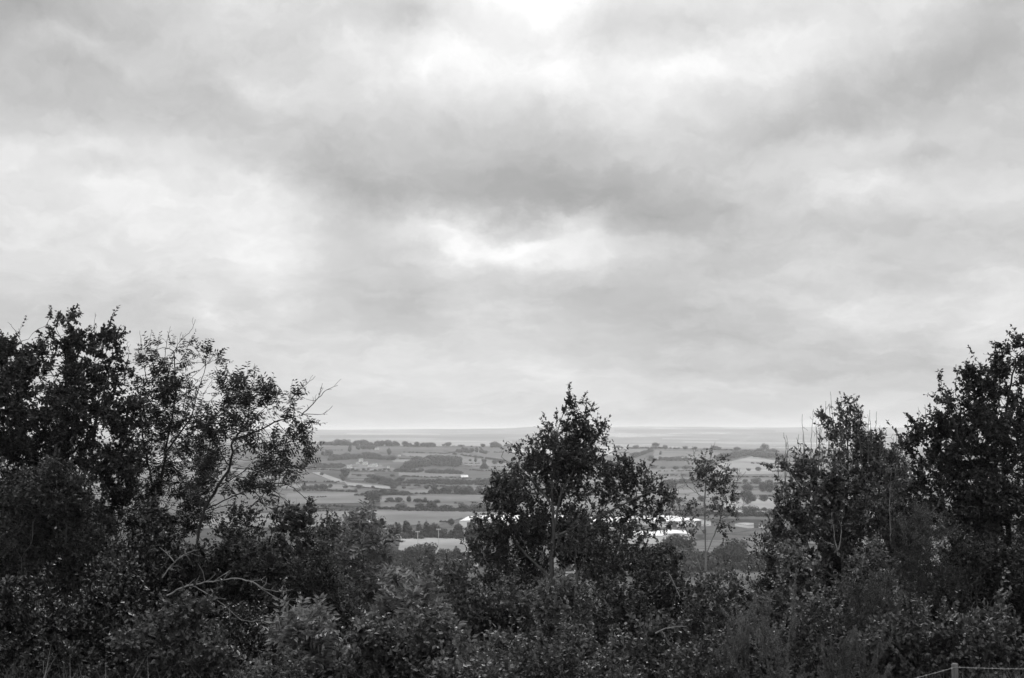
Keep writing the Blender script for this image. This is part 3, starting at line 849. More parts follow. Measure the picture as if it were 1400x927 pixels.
def shed(pts_front, depth, hpx, label, wallm='white_wall', roofm='white_roof', bays=1, lo=700, wall_h=None):
    """industrial shed: front wall between two pixels at its foot, low pitched roof in bays, running away from the camera"""
    a, b = G(*pts_front[0], lo), G(*pts_front[1], lo)
    d = b - a; d[2] = 0
    W = np.linalg.norm(d); ux = d / W; uy = np.array([-ux[1], ux[0], 0])
    H = hpx / FPX * a[1]
    t = empty('warehouse', a, math.atan2(ux[1], ux[0]))
    rise = W / bays * .035
    w = MB()
    prof = [(0, H)]
    for i in range(bays):
        x0, x1 = W * i / bays, W * (i + 1) / bays
        prof += [((x0 + x1) / 2, H + rise), (x1, H)]
    vs = [(0, 0, -1.5), (W, 0, -1.5)] + [(x, 0, z) for x, z in prof[::-1]]
    n = len(vs)
    w.add(vs, [tuple(range(n))])
    w.add([(x, depth, z) for x, _, z in vs], [tuple(range(n))[::-1]])
    w.add([(0, 0, -1.5), (0, depth, -1.5), (0, depth, H), (0, 0, H)], [(3, 2, 1, 0)])
    w.add([(W, 0, -1.5), (W, depth, -1.5), (W, depth, H), (W, 0, H)], [(0, 1, 2, 3)])
    w.build('wall', M[wallm], t)
    r_ = MB()
    for (x0, z0), (x1, z1) in zip(prof[:-1], prof[1:]):
        r_.add([(x0, -.4, z0 + .15), (x1, -.4, z1 + .15), (x1, depth + .4, z1 + .15), (x0, depth + .4, z0 + .15),
                (x0, -.4, z0 + .4), (x1, -.4, z1 + .4), (x1, depth + .4, z1 + .4), (x0, depth + .4, z0 + .4)],
               [(3, 2, 1, 0), (4, 5, 6, 7), (0, 1, 5, 4), (1, 2, 6, 5), (2, 3, 7, 6), (3, 0, 4, 7)])
    r_.build('roof', M[roofm], t)
    for k in range(max(int(W / 16), 1)):
        dm = MB(); dm.box((W * (k + .5) / max(int(W / 16), 1), -.12, 2.0), (4.2, .2, 4.4)); dm.build('loading_door', M['dark_clad'], t)
    tag(t, label, 'warehouse', 'white sheds of the trading estate')
    return t


shed([(628, 721), (712, 721.5)], 60, 8.0, 'large white shed left of the central tree behind the pitch')
shed([(690, 722), (780, 722)], 80, 8, 'white shed mostly hidden behind the central trunk')
shed([(800, 722), (862, 722.5)], 60, 8, 'wide white shed glimpsed through the right of the central tree', bays=2)
shed([(848, 743), (905, 744)], 40, 10, 'nearer white shed with dark doors right of the central tree', bays=2)
shed([(905, 721), (972, 719)], 70, 7, 'big white roofed shed behind the slender birch', bays=3)
shed([(905, 738), (945, 738)], 35, 7, 'low white shed in front of the big roofed shed', bays=1)
shed([(1022, 722), (1046, 721.5)], 24, 3.2, 'small pale shed at the right end of the trading estate', roofm='grey_roof')

for px, py, top, lab in [(571, 752, 728, 'leftmost and shortest floodlight mast on the pitch'), (599.5, 758, 725, 'middle floodlight mast on the pitch, tallest in view'),
                         (635.5, 748, 722, 'right floodlight mast on the pitch in front of the white shed')]:
    p = G(px, py, 500)
    H = (py - top) / FPX * p[1]
    t = empty('floodlight_mast', p)
    b = MB(); b.tube([(0, 0, -.5), (0, 0, H)], [.32, .2], 8); b.build('pole', M['lamp'], t)
    b = MB(); b.box((0, 0, H + .12), (3.0, .25, .25)); b.build('crossbar', M['lamp'], t)
    for s in (-1, 0, 1):
        b = MB(); b.box((s * 1.1, -.25, H + .5), (.8, .5, .55)); b.build('lamp_head', M['lamp'], t)
    tag(t, lab, 'floodlight', 'floodlight masts on the pitch')

#FG_BEGIN
# ---------------------------------------------------------------- foreground plants: grown skeletons with twigs and leaves
def colonize(seeds, att, step, kill, rng, maxit=160, up=0.05, wob=0.22, infl=None):
    """space colonisation: `seeds` are polylines (first starts at the ground); returns node positions and parents"""
    pos, par = [], []
    for s in seeds:
        s = np.asarray(s[0], float), s[1]
        pts, parent0 = s
        # resample
        seg = np.r_[0, np.cumsum(np.linalg.norm(np.diff(pts, axis=0), axis=1))]
        n = max(int(seg[-1] / step), 1)
        tt = np.linspace(0, seg[-1], n + 1)
        q = np.stack([np.interp(tt, seg, pts[:, k]) for k in range(3)], 1)
        if len(q) > 3: q[1:] += rng.normal(0, step * .05, (len(q) - 1, 3))
        if parent0 is None:
            idx = -1
        else:      # join to the nearest node that exists
            idx = int(np.argmin(np.linalg.norm(np.array(pos) - q[0], axis=1)))
            q = q[1:]
        for p in q:
            pos.append(p); par.append(idx); idx = len(pos) - 1
    pos = [np.array(p) for p in pos]
    A = np.asarray(att, float)
    PN = np.array(pos)
    d = np.linalg.norm(A[:, None] - PN[None], axis=2) if len(A) * len(PN) < 4e7 else None
    near = d.argmin(1); nd = d.min(1)
    alive = nd > kill
    kill = max(kill, 1.2 * step)
    alive = nd > kill
    for it in range(maxit):
        act = alive if infl is None else alive & (nd < infl)
        if not act.any(): break
        ids = near[act]
        dirs = norm(A[act] - PN[ids])
        u, inv = np.unique(ids, return_inverse=True)
        S = np.zeros((len(u), 3)); np.add.at(S, inv, dirs)
        S = norm(S) + rng.normal(0, wob, S.shape) + np.array([0, 0, up])
        new = PN[u] + norm(S) * step
        k0 = len(PN)
        PN = np.concatenate([PN, new]); par += list(u)
        dn = np.linalg.norm(A[:, None] - new[None], axis=2)
        m = dn.min(1); better = m < nd
        near = np.where(better, k0 + dn.argmin(1), near); nd = np.minimum(nd, m)
        alive &= nd > kill
        if len(PN) > 16000: break
    return PN, np.array(par)


def radii(PN, par, tip, expo=2.4, cap=1.0):
    r_ = np.zeros(len(PN))
    kids = np.bincount(par[par >= 0], minlength=len(PN))
    acc = np.zeros(len(PN))
    hgt = np.zeros(len(PN), int)
    for i in range(len(PN) - 1, -1, -1):
        v = acc[i] if acc[i] > 0 else tip ** expo
        r_[i] = v ** (1 / expo)
        if par[i] >= 0:
            acc[par[i]] += v
            hgt[par[i]] = max(hgt[par[i]], hgt[i] + 1)
    return np.minimum(r_, cap), hgt, kids


def skeleton_mesh(PN, par, rr, lines, sides=5):
    """branches as tapered tubes (rings at the nodes) plus thin 3-sided twig lines (start, end, r0)"""
    n = len(PN)
    main = np.full(n, -1)
    best = np.zeros(n)
    for i in range(n):
        p = par[i]
        if p >= 0 and rr[i] > best[p]: best[p] = rr[i]; main[p] = i
    ch = [i for i in range(n) if par[i] >= 0]
    ang = np.arange(sides) * 2 * np.pi / sides
    D = np.zeros((n, 3))
    for i in ch: D[i] = PN[i] - PN[par[i]]
    for i in range(n):
        if par[i] < 0: D[i] = (PN[main[i]] - PN[i]) if main[i] >= 0 else np.array([0, 0, 1.0])
    D = norm(D)
    Dm = D.copy()
    mm = main >= 0
    Dm[mm] = norm(D[mm] + D[main[mm]])
    ref = np.array([.41, .77, .48])
    def ring(c, d, r_):
        a = norm(np.cross(d, ref)); b = np.cross(d, a)
        return c[:, None] + r_[:, None, None] * (np.cos(ang)[None, :, None] * a[:, None] + np.sin(ang)[None, :, None] * b[:, None])
    R1 = ring(PN, Dm, rr)
    V = [R1.reshape(-1, 3)]
    side = np.array([i for i in ch if main[par[i]] != i], int)
    start = np.arange(n) * sides
    off = n * sides
    src = np.zeros(n, int)
    for i in ch: src[i] = start[par[i]]
    if len(side):
        Rs = ring(PN[par[side]], D[side], rr[side] * 1.15)
        V.append(Rs.reshape(-1, 3))
        for k, i in enumerate(side): src[i] = off + k * sides
        off += len(side) * sides
    ch = np.array(ch, int)
    k = np.arange(sides); k2 = (k + 1) % sides
    F = np.stack([src[ch][:, None] + k, src[ch][:, None] + k2, start[ch][:, None] + k2, start[ch][:, None] + k], -1).reshape(-1, 4)
    Fs = [F]
    if lines is not None and len(lines[0]):
        a, b, r0 = lines
        d = norm(b - a)
        u = norm(np.cross(d, ref + .01)); w = np.cross(d, u)
        an = np.arange(3) * 2 * np.pi / 3
        o_ = np.cos(an)[None, :, None] * u[:, None] + np.sin(an)[None, :, None] * w[:, None]
        ra = a[:, None] + o_ * r0[:, None, None]
        rb = b[:, None] + o_ * (r0 * .45)[:, None, None]
        V.append(np.concatenate([ra, rb], 1).reshape(-1, 3))
        base = off + np.arange(len(a))[:, None] * 6
        k = np.arange(3); k2 = (k + 1) % 3
        Fs.append(np.stack([base + k, base + k2, base + 3 + k2, base + 3 + k], -1).reshape(-1, 4))
    return np.concatenate(V), np.concatenate(Fs)


def leaf_quads(C, d, l, w, rng, upb=.8, nrm=None):
    """pointed leaves: base at C, along d"""
    n = len(C)
    nr = norm(rng.normal(size=(n, 3)) + np.array([0, 0, upb * 2]))
    if nrm is not None: nr = norm(nrm + rng.normal(0, .2, (n, 3)))
    s = norm(np.cross(d, nr))
    L_ = l[:, None]; W = w[:, None] * .5 * L_
    nn = np.cross(s, d)
    mid = C + d * L_ * .45 + nn * L_ * .06
    V = np.stack([C, mid - s * W, C + d * L_ - nn * L_ * .08, mid + s * W], 1)
    return V.reshape(-1, 3)


SPEC = {
    # leaf length, width ratio, twigs per node, twig length, leaves per twig, up bias of twig, droop of leaf, material, twig material, height class bearing leaves
    'oak':     dict(l=.105, w=.62, tw=3.4, tl=.30, lv=8, up=.25, droop=0.0, mat='oak', bark='bark', hb=3),
    'ash':     dict(l=.115, w=.34, tw=2.4, tl=.34, lv=9, up=.30, droop=-.35, mat='ash', bark='bark', hb=2),
    'small':   dict(l=.095, w=.55, tw=3.2, tl=.30, lv=8, up=.45, droop=0.1, mat='hornbeam', bark='bark_mid', hb=3),
    'haw':     dict(l=.095, w=.62, tw=3.0, tl=.28, lv=7, up=.30, droop=0, mat='haw', bark='bark_mid', hb=3),
    'dark':    dict(l=.095, w=.62, tw=3.0, tl=.28, lv=7, up=.30, droop=0, mat='dark', bark='bark_mid', hb=3),
    'elder':   dict(l=.15, w=.38, tw=2.8, tl=.32, lv=8, up=.35, droop=-.05, mat='elder', bark='bark_mid', hb=3),
    'bramble': dict(l=.105, w=.65, tw=2.8, tl=.32, lv=7, up=.15, droop=0, mat='bramble', bark='bark_mid', hb=3),
    'holly':   dict(l=.09, w=.6, tw=3.2, tl=.24, lv=8, up=.3, droop=0, mat='holly', bark='bark', hb=3),
    'pale':    dict(l=.09, w=.6, tw=2.6, tl=.28, lv=8, up=.4, droop=0, mat='pale', bark='bark_mid', hb=3),
    'birch':   dict(l=.07, w=.65, tw=2.6, tl=.30, lv=8, up=.2, droop=-.2, mat='hornbeam', bark='bark_pale', hb=2),
    'gorse':   dict(l=.062, w=.2, tw=.55, tl=.48, lv=110, up=.9, droop=.5, mat='gorse', bark='bark_mid', hb=3),
    'feather': dict(l=.10, w=.2, tw=3.2, tl=.36, lv=14, up=.5, droop=.1, mat='bramble', bark='bark_mid', hb=3),
}


def grow_plant(name, cat, label, group, base, seeds, lobes, spec, rng, natt=700, step=.22, kill=.3, dens=1.0, bare=None, tip=.006, trunk_r=.12,
               shell=.35, parts=('trunk', 'crown'), deadw=None, barem='bark', up=.06, leaf_scale=1.0, sprigs=0, clump=1.5):
    """base: point on the ground; seeds: world polylines; lobes: (centre, radii) in world space"""
    S = SPEC[spec]; seedv = rng.uniform(0, 50, 3)
    natt = int(natt * NMUL); att = []
    vol = np.array([r_[0] * r_[1] * r_[2] for c, r_ in lobes]) ** .8; vol /= vol.sum()
    for (c, r_), f in zip(lobes, vol):
        k = max(int(natt * f), 8)
        d = norm(rng.normal(size=(k, 3)))
        q = np.array(c) + d * (rng.uniform(shell ** 3, 1, k)[:, None] ** (1 / 3)) * np.array(r_)
        att.append(q)
    att = np.concatenate(att)
    gz = np.array([tz(a, b) for a, b in att[:, :2]])
    att = att[att[:, 2] > gz + .25]
    PN, par = colonize(seeds, att, step, kill, rng, up=up)
    rr, hgt, kids = radii(PN, par, tip, cap=trunk_r)
    # twigs
    lead = np.where(hgt <= S['hb'] + 2)[0]
    dirn = norm(PN - PN[np.maximum(par, 0)] + 1e-6)
    cn = np.array([mnoise.noise(tuple(p * clump + seedv)) + .5 * mnoise.noise(tuple(p * clump * 2.3 + seedv)) for p in PN[lead]])
    gate = np.clip((cn + .42) / .38, .05, 1.25)           # leaves gather in clumps with gaps between
    nt_ = rng.poisson(S['tw'] * dens * TMUL * gate)
    src = np.repeat(lead, nt_)
    td = norm(dirn[src] * .8 + rng.normal(0, .36 if spec == 'gorse' else .62, (len(src), 3)) + np.array([0, 0, S['up']]))
    ln = S['tl'] * rng.uniform(.45, 1.35, len(src))
    if sprigs:      # long shoots sticking out beyond the crown
        pick = rng.random(len(src)) < sprigs
        ln[pick] *= rng.uniform(1.5, 2.4, pick.sum()); td[pick] = norm(dirn[src[pick]] * .6 + rng.normal(0, .3, (pick.sum(), 3)) + np.array([0, 0, .7]))
    a = PN[src]; b = a + td * ln[:, None]
    # leaves along the twigs
    lv = rng.poisson(S['lv'] * LMUL * ln / S['tl'], len(src))
    ti = np.repeat(np.arange(len(src)), lv)
    t = rng.uniform(.12, 1.02, len(ti))
    C = a[ti] + td[ti] * (ln[ti] * t)[:, None]
    ld = norm(td[ti] * .55 + rng.normal(0, .6, (len(ti), 3)) + np.array([0, 0, S['droop']]))
    if spec == 'gorse': ld = norm(td[ti] * .7 + rng.normal(0, .55, (len(ti), 3)))
    l = S['l'] * leaf_scale * rng.uniform(.6, 1.25, len(ti)) * (1.1 - .35 * t)
    nrm_ = None
    if spec in ('elder', 'ash'):        # leaflets in pairs along each stalk, all in one plane
        pn = norm(rng.normal(0, .45, (len(src), 3)) + np.array([0, -.15, 1.0]))
        sd = norm(np.cross(td, pn)); pn = np.cross(sd, td)
        sgn = np.where(rng.random(len(ti)) < .5, -1.0, 1.0)[:, None]
        t = np.round(t * 6) / 6
        C = a[ti] + td[ti] * (ln[ti] * t)[:, None]
        ld = norm(td[ti] * .55 + sd[ti] * sgn + rng.normal(0, .10, (len(ti), 3)) + np.array([0, 0, S['droop'] * .5]))
        nrm_ = pn[ti]
    LV = leaf_quads(C, ld, l, np.full(len(ti), S['w']), rng, nrm=nrm_)
    # bare twigs at chosen places
    la, lb, lr = [a], [b], [np.full(len(a), tip * .7)]
    V, F = skeleton_mesh(PN, par, rr, (np.concatenate(la), np.concatenate(lb), np.concatenate(lr)))
    root = empty(name, base)
    tag(root, label, cat, group)
    b0 = np.array(base)
    obj(parts[0], mesh_np(parts[0], V - b0, F.ravel(), np.full(len(F), 4), M[S['bark']], True), root)
    obj(parts[1], mesh_np(parts[1], LV - b0, np.arange(len(LV)), np.full(len(LV) // 4, 4), M[S['mat']]), root)
    if bare:
        for q in bare: obj('bare_twig', bare_mesh([q], b0, rng, M[barem]), root)
    if deadw:
        for q in deadw: obj('dead_branch', bare_mesh([q], b0, rng, M['dead']), root)
    return root, len(LV) // 4


def bare_mesh(paths, b0, rng, mat, side=True):
    """leafless branches: (polyline in world space, radius at start, number of side twigs, side twig length)"""
    m = MB()
    for pts, r0, ns, sl in paths:
        pts = np.asarray(pts, float)
        seg = np.r_[0, np.cumsum(np.linalg.norm(np.diff(pts, axis=0), axis=1))]
        n = max(int(seg[-1] / .08), 3)
        tt = np.linspace(0, seg[-1], n)
        q = np.stack([np.interp(tt, seg, pts[:, k]) for k in range(3)], 1)
        # smooth and kink a little
        for _ in range(2): q[1:-1] = .25 * q[:-2] + .5 * q[1:-1] + .25 * q[2:]
        q[1:] += rng.normal(0, .007, (n - 1, 3))
        rr_ = np.linspace(r0, max(r0 * .3, .0035), n)
        m.tube(q - b0, rr_, 5)
        for _ in range(ns):
            i = int(rng.uniform(.2, .98) * (n - 1))
            d = norm((q[min(i + 1, n - 1)] - q[max(i - 1, 0)])[None])[0]
            sd = norm((d * .7 + rng.normal(0, .55, 3) + np.array([0, 0, .25]))[None])[0]
            L_ = sl * rng.uniform(.4, 1.3)
            mid = q[i] + sd * L_ * .5 + rng.normal(0, .02, 3)
            end = mid + norm((sd + rng.normal(0, .35, 3))[None])[0] * L_ * .5
            m.tube([q[i] - b0, mid - b0, end - b0], [max(rr_[i] * .6, .004), max(rr_[i] * .45, .0035), .003], 4)
            if rng.random() < .6:
                e2 = mid + norm((sd + rng.normal(0, .7, 3))[None])[0] * L_ * .4
                m.tube([mid - b0, e2 - b0], [.004, .003], 4)
    me = bpy.data.meshes.new('bare_twigs')
    me.from_pydata(m.v, [], m.f); me.materials.append(mat); me.update()
    return me


def PX(D, pts, dy=None):
    """polyline at depth D from photograph points (px, py[, depth offset])"""
    return np.array([P(q[0], q[1], D + (q[2] if len(q) > 2 else 0)) for q in pts])


def LB(D, lobes, rng, dz=.9):
    """lobes (px, py, rx, ry[, depth offset]) at depth D -> world ellipsoids"""
    k = D / FPX
    out = []
    for q in lobes:
        off = q[4] if len(q) > 4 else rng.uniform(-.35, .35) * q[2] * k
        out.append((P(q[0], q[1], D + off), (q[2] * k, max(min(q[2], q[3]) * k * dz, .15), q[3] * k)))
    return out


def ground_under(px, D):
    x = (px - 700) / FPX * D
    return np.array([x, D, tz(x, D) - .05])


NL = 0
NMUL, TMUL, LMUL = 1.5, 2.1, 1.6
rg = np.random.default_rng(11)

# --- the left oak
D = 36.0
b = ground_under(70, D)
_, n = grow_plant('oak_tree', 'tree', 'tallest dense dark oak at the left edge of the photo with a knobbly leafy top', None, b,
    [([b, P(72, 760, D), P(66, 690, D), P(80, 640, D), P(92, 560, D), P(88, 470, D)], None), ([P(66, 690, D), P(20, 620, D + .4), P(-30, 560, D + .3)], 1), ([P(80, 640, D), P(130, 585, D - .4), P(150, 510, D - .4)], 1)],
    LB(D, [(84, 452, 26, 30), (140, 478, 26, 30), (112, 490, 50, 40), (50, 482, 32, 34), (14, 500, 34, 44), (-30, 520, 50, 60), (-90, 570, 80, 100), (60, 560, 95, 75), (140, 545, 42, 55), (165, 515, 20, 24),
           (150, 600, 48, 50), (20, 640, 90, 80), (100, 660, 85, 70), (-60, 690, 90, 90), (60, 740, 110, 60), (182, 560, 22, 30)], rg), 'oak', rg, natt=3000, kill=.24, dens=1.3, trunk_r=.17, sprigs=.015,
    bare=[(PX(D, [(128, 470), (129, 448), (130, 428)]), .008, 3, .12), (PX(D, [(30, 470), (20, 450), (10, 440)]), .01, 2, .1), (PX(D, [(170, 500), (178, 485), (173, 470)]), .01, 3, .2)])
NL += n
# --- sparse tree beside it
D = 38.0
b = ground_under(222, D)
_, n = grow_plant('thin_crowned_tree', 'tree', 'thin crowned tree with bare twigs sticking out on top, right of the dense left oak', None, b,
    [([b, P(220, 780, D), P(214, 690, D), P(226, 620, D), P(240, 540, D), P(238, 480, D)], None), ([P(214, 690, D), P(196, 600, D), P(190, 540, D)], 1), ([P(226, 620, D), P(262, 570, D), P(275, 520, D)], 1)],
    LB(D, [(232, 488, 34, 22), (262, 482, 26, 14), (206, 500, 22, 28), (288, 490, 14, 9), (222, 545, 46, 45), (200, 590, 30, 38), (250, 580, 42, 45), (215, 640, 55, 40), (262, 640, 30, 30), (230, 700, 60, 50), (196, 545, 16, 25)], rg), 'ash', rg, natt=1050, kill=.22, step=.18, dens=1.0, trunk_r=.11,
    bare=[(PX(D, [(228, 520), (236, 490), (244, 468), (262, 452), (267, 437)]), .014, 9, .28), (PX(D, [(200, 520), (196, 490), (193, 470), (191, 452)]), .012, 8, .22), (PX(D, [(210, 500), (205, 470), (207, 452)]), .009, 4, .16),
          (PX(D, [(224, 500), (228, 466), (233, 446)]), .01, 4, .18), (PX(D, [(250, 560), (258, 520), (280, 500), (292, 488)]), .012, 8, .3), (PX(D, [(240, 600), (255, 560), (262, 530), (275, 515)]), .012, 10, .35),
          (PX(D, [(240, 498), (258, 494), (276, 496), (296, 492)]), .01, 6, .2), (PX(D, [(262, 590), (272, 560), (280, 535), (290, 520)]), .01, 10, .3)])
NL += n
# --- leaning ash with the curved trunk
D = 33.0
b = ground_under(262, D)
T3 = [b, P(264, 800, D), P(270, 740, D), P(277, 700, D), P(296, 668, D), P(314, 640, D), P(318, 618, D), P(315, 604, D), P(330, 597, D), P(352, 590, D), P(376, 577, D), P(405, 569, D), P(418, 566, D)]
_, n = grow_plant('leaning_ash_tree', 'tree', 'leaning ash tree with a dark curved trunk and bare twigs reaching right over the fields', None, b,
    [(T3, None), ([P(315, 606, D), P(338, 580, D - .2), P(342, 550, D - .3), P(345, 525, D - .3)], 1), ([P(314, 640, D), P(300, 615, D + .4), P(280, 585, D + .4), P(310, 550, D + .5)], 1),
     ([P(277, 700, D), P(310, 682, D - .3), P(345, 668, D - .4), P(398, 662, D - .5)], 1), ([P(296, 668, D), P(340, 640, D - .6), P(380, 645, D - .8), P(404, 655, D - .8)], 1), ([P(405, 569, D), P(400, 550, D), P(398, 540, D)], 1)],
    LB(D, [(345, 535, 26, 22), (322, 545, 24, 24), (368, 545, 18, 20), (308, 522, 13, 11), (395, 548, 18, 16), (402, 575, 22, 12), (412, 590, 14, 22), (423, 612, 10, 8), (414, 630, 8, 6), (330, 585, 30, 24), (298, 596, 20, 22), (340, 618, 38, 18),
           (292, 640, 22, 24), (356, 640, 28, 14), (312, 660, 26, 14), (350, 660, 24, 10), (375, 612, 24, 14), (385, 640, 16, 10), (362, 682, 14, 16), (280, 668, 20, 20), (330, 565, 20, 16)], rg), 'ash', rg, natt=1150, kill=.18, step=.15, dens=.8, trunk_r=.10, tip=.005, leaf_scale=.95,
    bare=[(PX(D, [(412, 568), (428, 552), (440, 538), (452, 530), (462, 527)]), .014, 7, .2), (PX(D, [(418, 566), (436, 567), (448, 563), (455, 554)]), .009, 4, .12), (PX(D, [(398, 545), (412, 530), (424, 522), (431, 514)]), .011, 7, .14),
          (PX(D, [(436, 540), (440, 530), (441, 524)]), .007, 4, .1), (PX(D, [(345, 528), (350, 510), (348, 497)]), .007, 2, .08), (PX(D, [(345, 668, -.4), (375, 660, -.5), (398, 664, -.6), (416, 680, -.6), (426, 690, -.6), (436, 706, -.6)]), .014, 14, .22),
          (PX(D, [(420, 690, -.6), (436, 696, -.6), (450, 695, -.6)]), .007, 4, .1), (PX(D, [(360, 662, -.4), (378, 672, -.4), (390, 684, -.4), (398, 690, -.4)]), .01, 8, .18), (PX(D, [(318, 640), (345, 642), (372, 652), (392, 645), (405, 655)]), .012, 12, .2),
          (PX(D, [(300, 590), (310, 560), (318, 535)]), .01, 6, .2), (PX(D, [(262, 612), (280, 588), (300, 568), (312, 560)]), .014, 7, .25), (PX(D, [(262, 540), (285, 552), (300, 535)]), .01, 6, .2), (PX(D, [(380, 578), (400, 600), (405, 612), (418, 618)]), .009, 8, .16),
          (PX(D, [(282, 700), (310, 690), (330, 694), (352, 688)]), .012, 8, .2)])
NL += n
# --- the central tree with two stems
D = 33.0
b = ground_under(757, D)
_, n = grow_plant('central_tree', 'tree', 'bushy tapering tree in the middle of the view with an upright trunk and feathery top', None, b,
    [([b, P(756, 840, D), P(754, 780, D), P(756, 730, D), P(755, 690, D), P(754, 640, D), P(762, 590, D), P(772, 562, D), P(777, 546, D)], None), ([P(756, 730, D), P(766, 680, D - .2), P(785, 640, D - .2), P(810, 600, D - .2)], 1),
     ([P(754, 795, D), P(742, 780, D), P(715, 755, D), P(690, 720, D)], 1), ([P(755, 690, D), P(730, 660, D + .3), P(705, 635, D + .3)], 1), ([P(756, 735, D), P(800, 715, D - .3), P(850, 690, D - .3), P(890, 672, D - .3)], 1)],
    LB(D, [(776, 545, 5, 8), (788, 548, 6, 7), (782, 565, 10, 10), (803, 556, 5, 6), (794, 578, 9, 10), (772, 592, 16, 14), (748, 588, 8, 10), (744, 606, 14, 14), (822, 588, 5, 6), (828, 596, 6, 8), (820, 608, 8, 10), (724, 608, 5, 6), (800, 610, 26, 24), (765, 625, 40, 32, .5),
           (715, 632, 30, 22), (695, 620, 10, 10), (700, 655, 24, 30), (740, 665, 46, 40, .7), (800, 655, 44, 38), (685, 695, 24, 34), (845, 650, 22, 20), (856, 630, 8, 8), (872, 645, 22, 14), (884, 668, 22, 20), (895, 690, 16, 22), (912, 678, 8, 8), (850, 685, 36, 24), (880, 712, 24, 14), (700, 730, 44, 30), (760, 725, 60, 34, .8), (820, 735, 44, 26),
           (668, 720, 14, 24), (660, 750, 22, 28), (712, 775, 42, 28, .5), (800, 770, 40, 26), (690, 800, 40, 26), (855, 760, 30, 22)], rg), 'small', rg, natt=2150, kill=.2, step=.165, dens=.8, trunk_r=.085, sprigs=.03)
NL += n
D = 31.5
b = ground_under(780, D)
_, n = grow_plant('forked_sapling_tree', 'tree', 'shorter forked stem with small leaves standing just right of the central trunk', None, b,
    [([b, P(783, 880, D), P(786, 820, D), P(789, 785, D), P(801, 765, D), P(803, 742, D)], None), ([P(789, 788, D), P(786, 765, D), P(790, 740, D)], 1), ([P(786, 815, D), P(812, 800, D), P(822, 796, D)], 1)],
    LB(D, [(800, 735, 26, 26), (840, 760, 34, 26), (825, 790, 36, 18), (770, 745, 20, 16), (860, 735, 20, 14)], rg), 'small', rg, natt=330, kill=.2, step=.17, dens=.8, trunk_r=.07)
NL += n
# --- slender birch
D = 40.0
b = ground_under(966, D)
_, n = grow_plant('slender_birch_tree', 'tree', 'slender pale stemmed birch with a small open crown right of the central tree', None, b,
    [([b, P(965, 790, D), P(964, 730, D), P(963, 690, D), P(966, 650, D), P(972, 625, D)], None), ([P(965, 800, D), P(950, 755, D), P(935, 715, D), P(928, 690, D)], 1), ([P(965, 760, D), P(985, 710, D), P(990, 675, D)], 1), ([P(963, 690, D), P(950, 668, D), P(945, 650, D)], 1)],
    LB(D, [(968, 632, 20, 12), (985, 626, 8, 8), (962, 650, 18, 16), (984, 652, 18, 18), (994, 672, 10, 18), (975, 672, 20, 16), (950, 650, 8, 10), (958, 692, 16, 14), (990, 695, 16, 12), (930, 692, 12, 14), (945, 720, 18, 14), (985, 720, 14, 10), (925, 715, 10, 10)], rg), 'birch', rg, natt=520, kill=.16, step=.16, dens=1.0, trunk_r=.055,
    bare=[(PX(D, [(955, 640), (948, 618), (947, 610)]), .007, 4, .2), (PX(D, [(972, 625), (975, 610), (978, 604)]), .007, 3, .15), (PX(D, [(1000, 690), (1008, 660), (1012, 640)]), .008, 8, .3), (PX(D, [(930, 700), (924, 672), (922, 655)]), .008, 8, .3),
          (PX(D, [(935, 715), (918, 690), (910, 680)]), .007, 6, .25), (PX(D, [(985, 710), (1005, 700), (1018, 690)]), .008, 6, .3), (PX(D, [(960, 680), (940, 665), (932, 650)]), .006, 6, .2)], barem='bark_mid')
NL += n
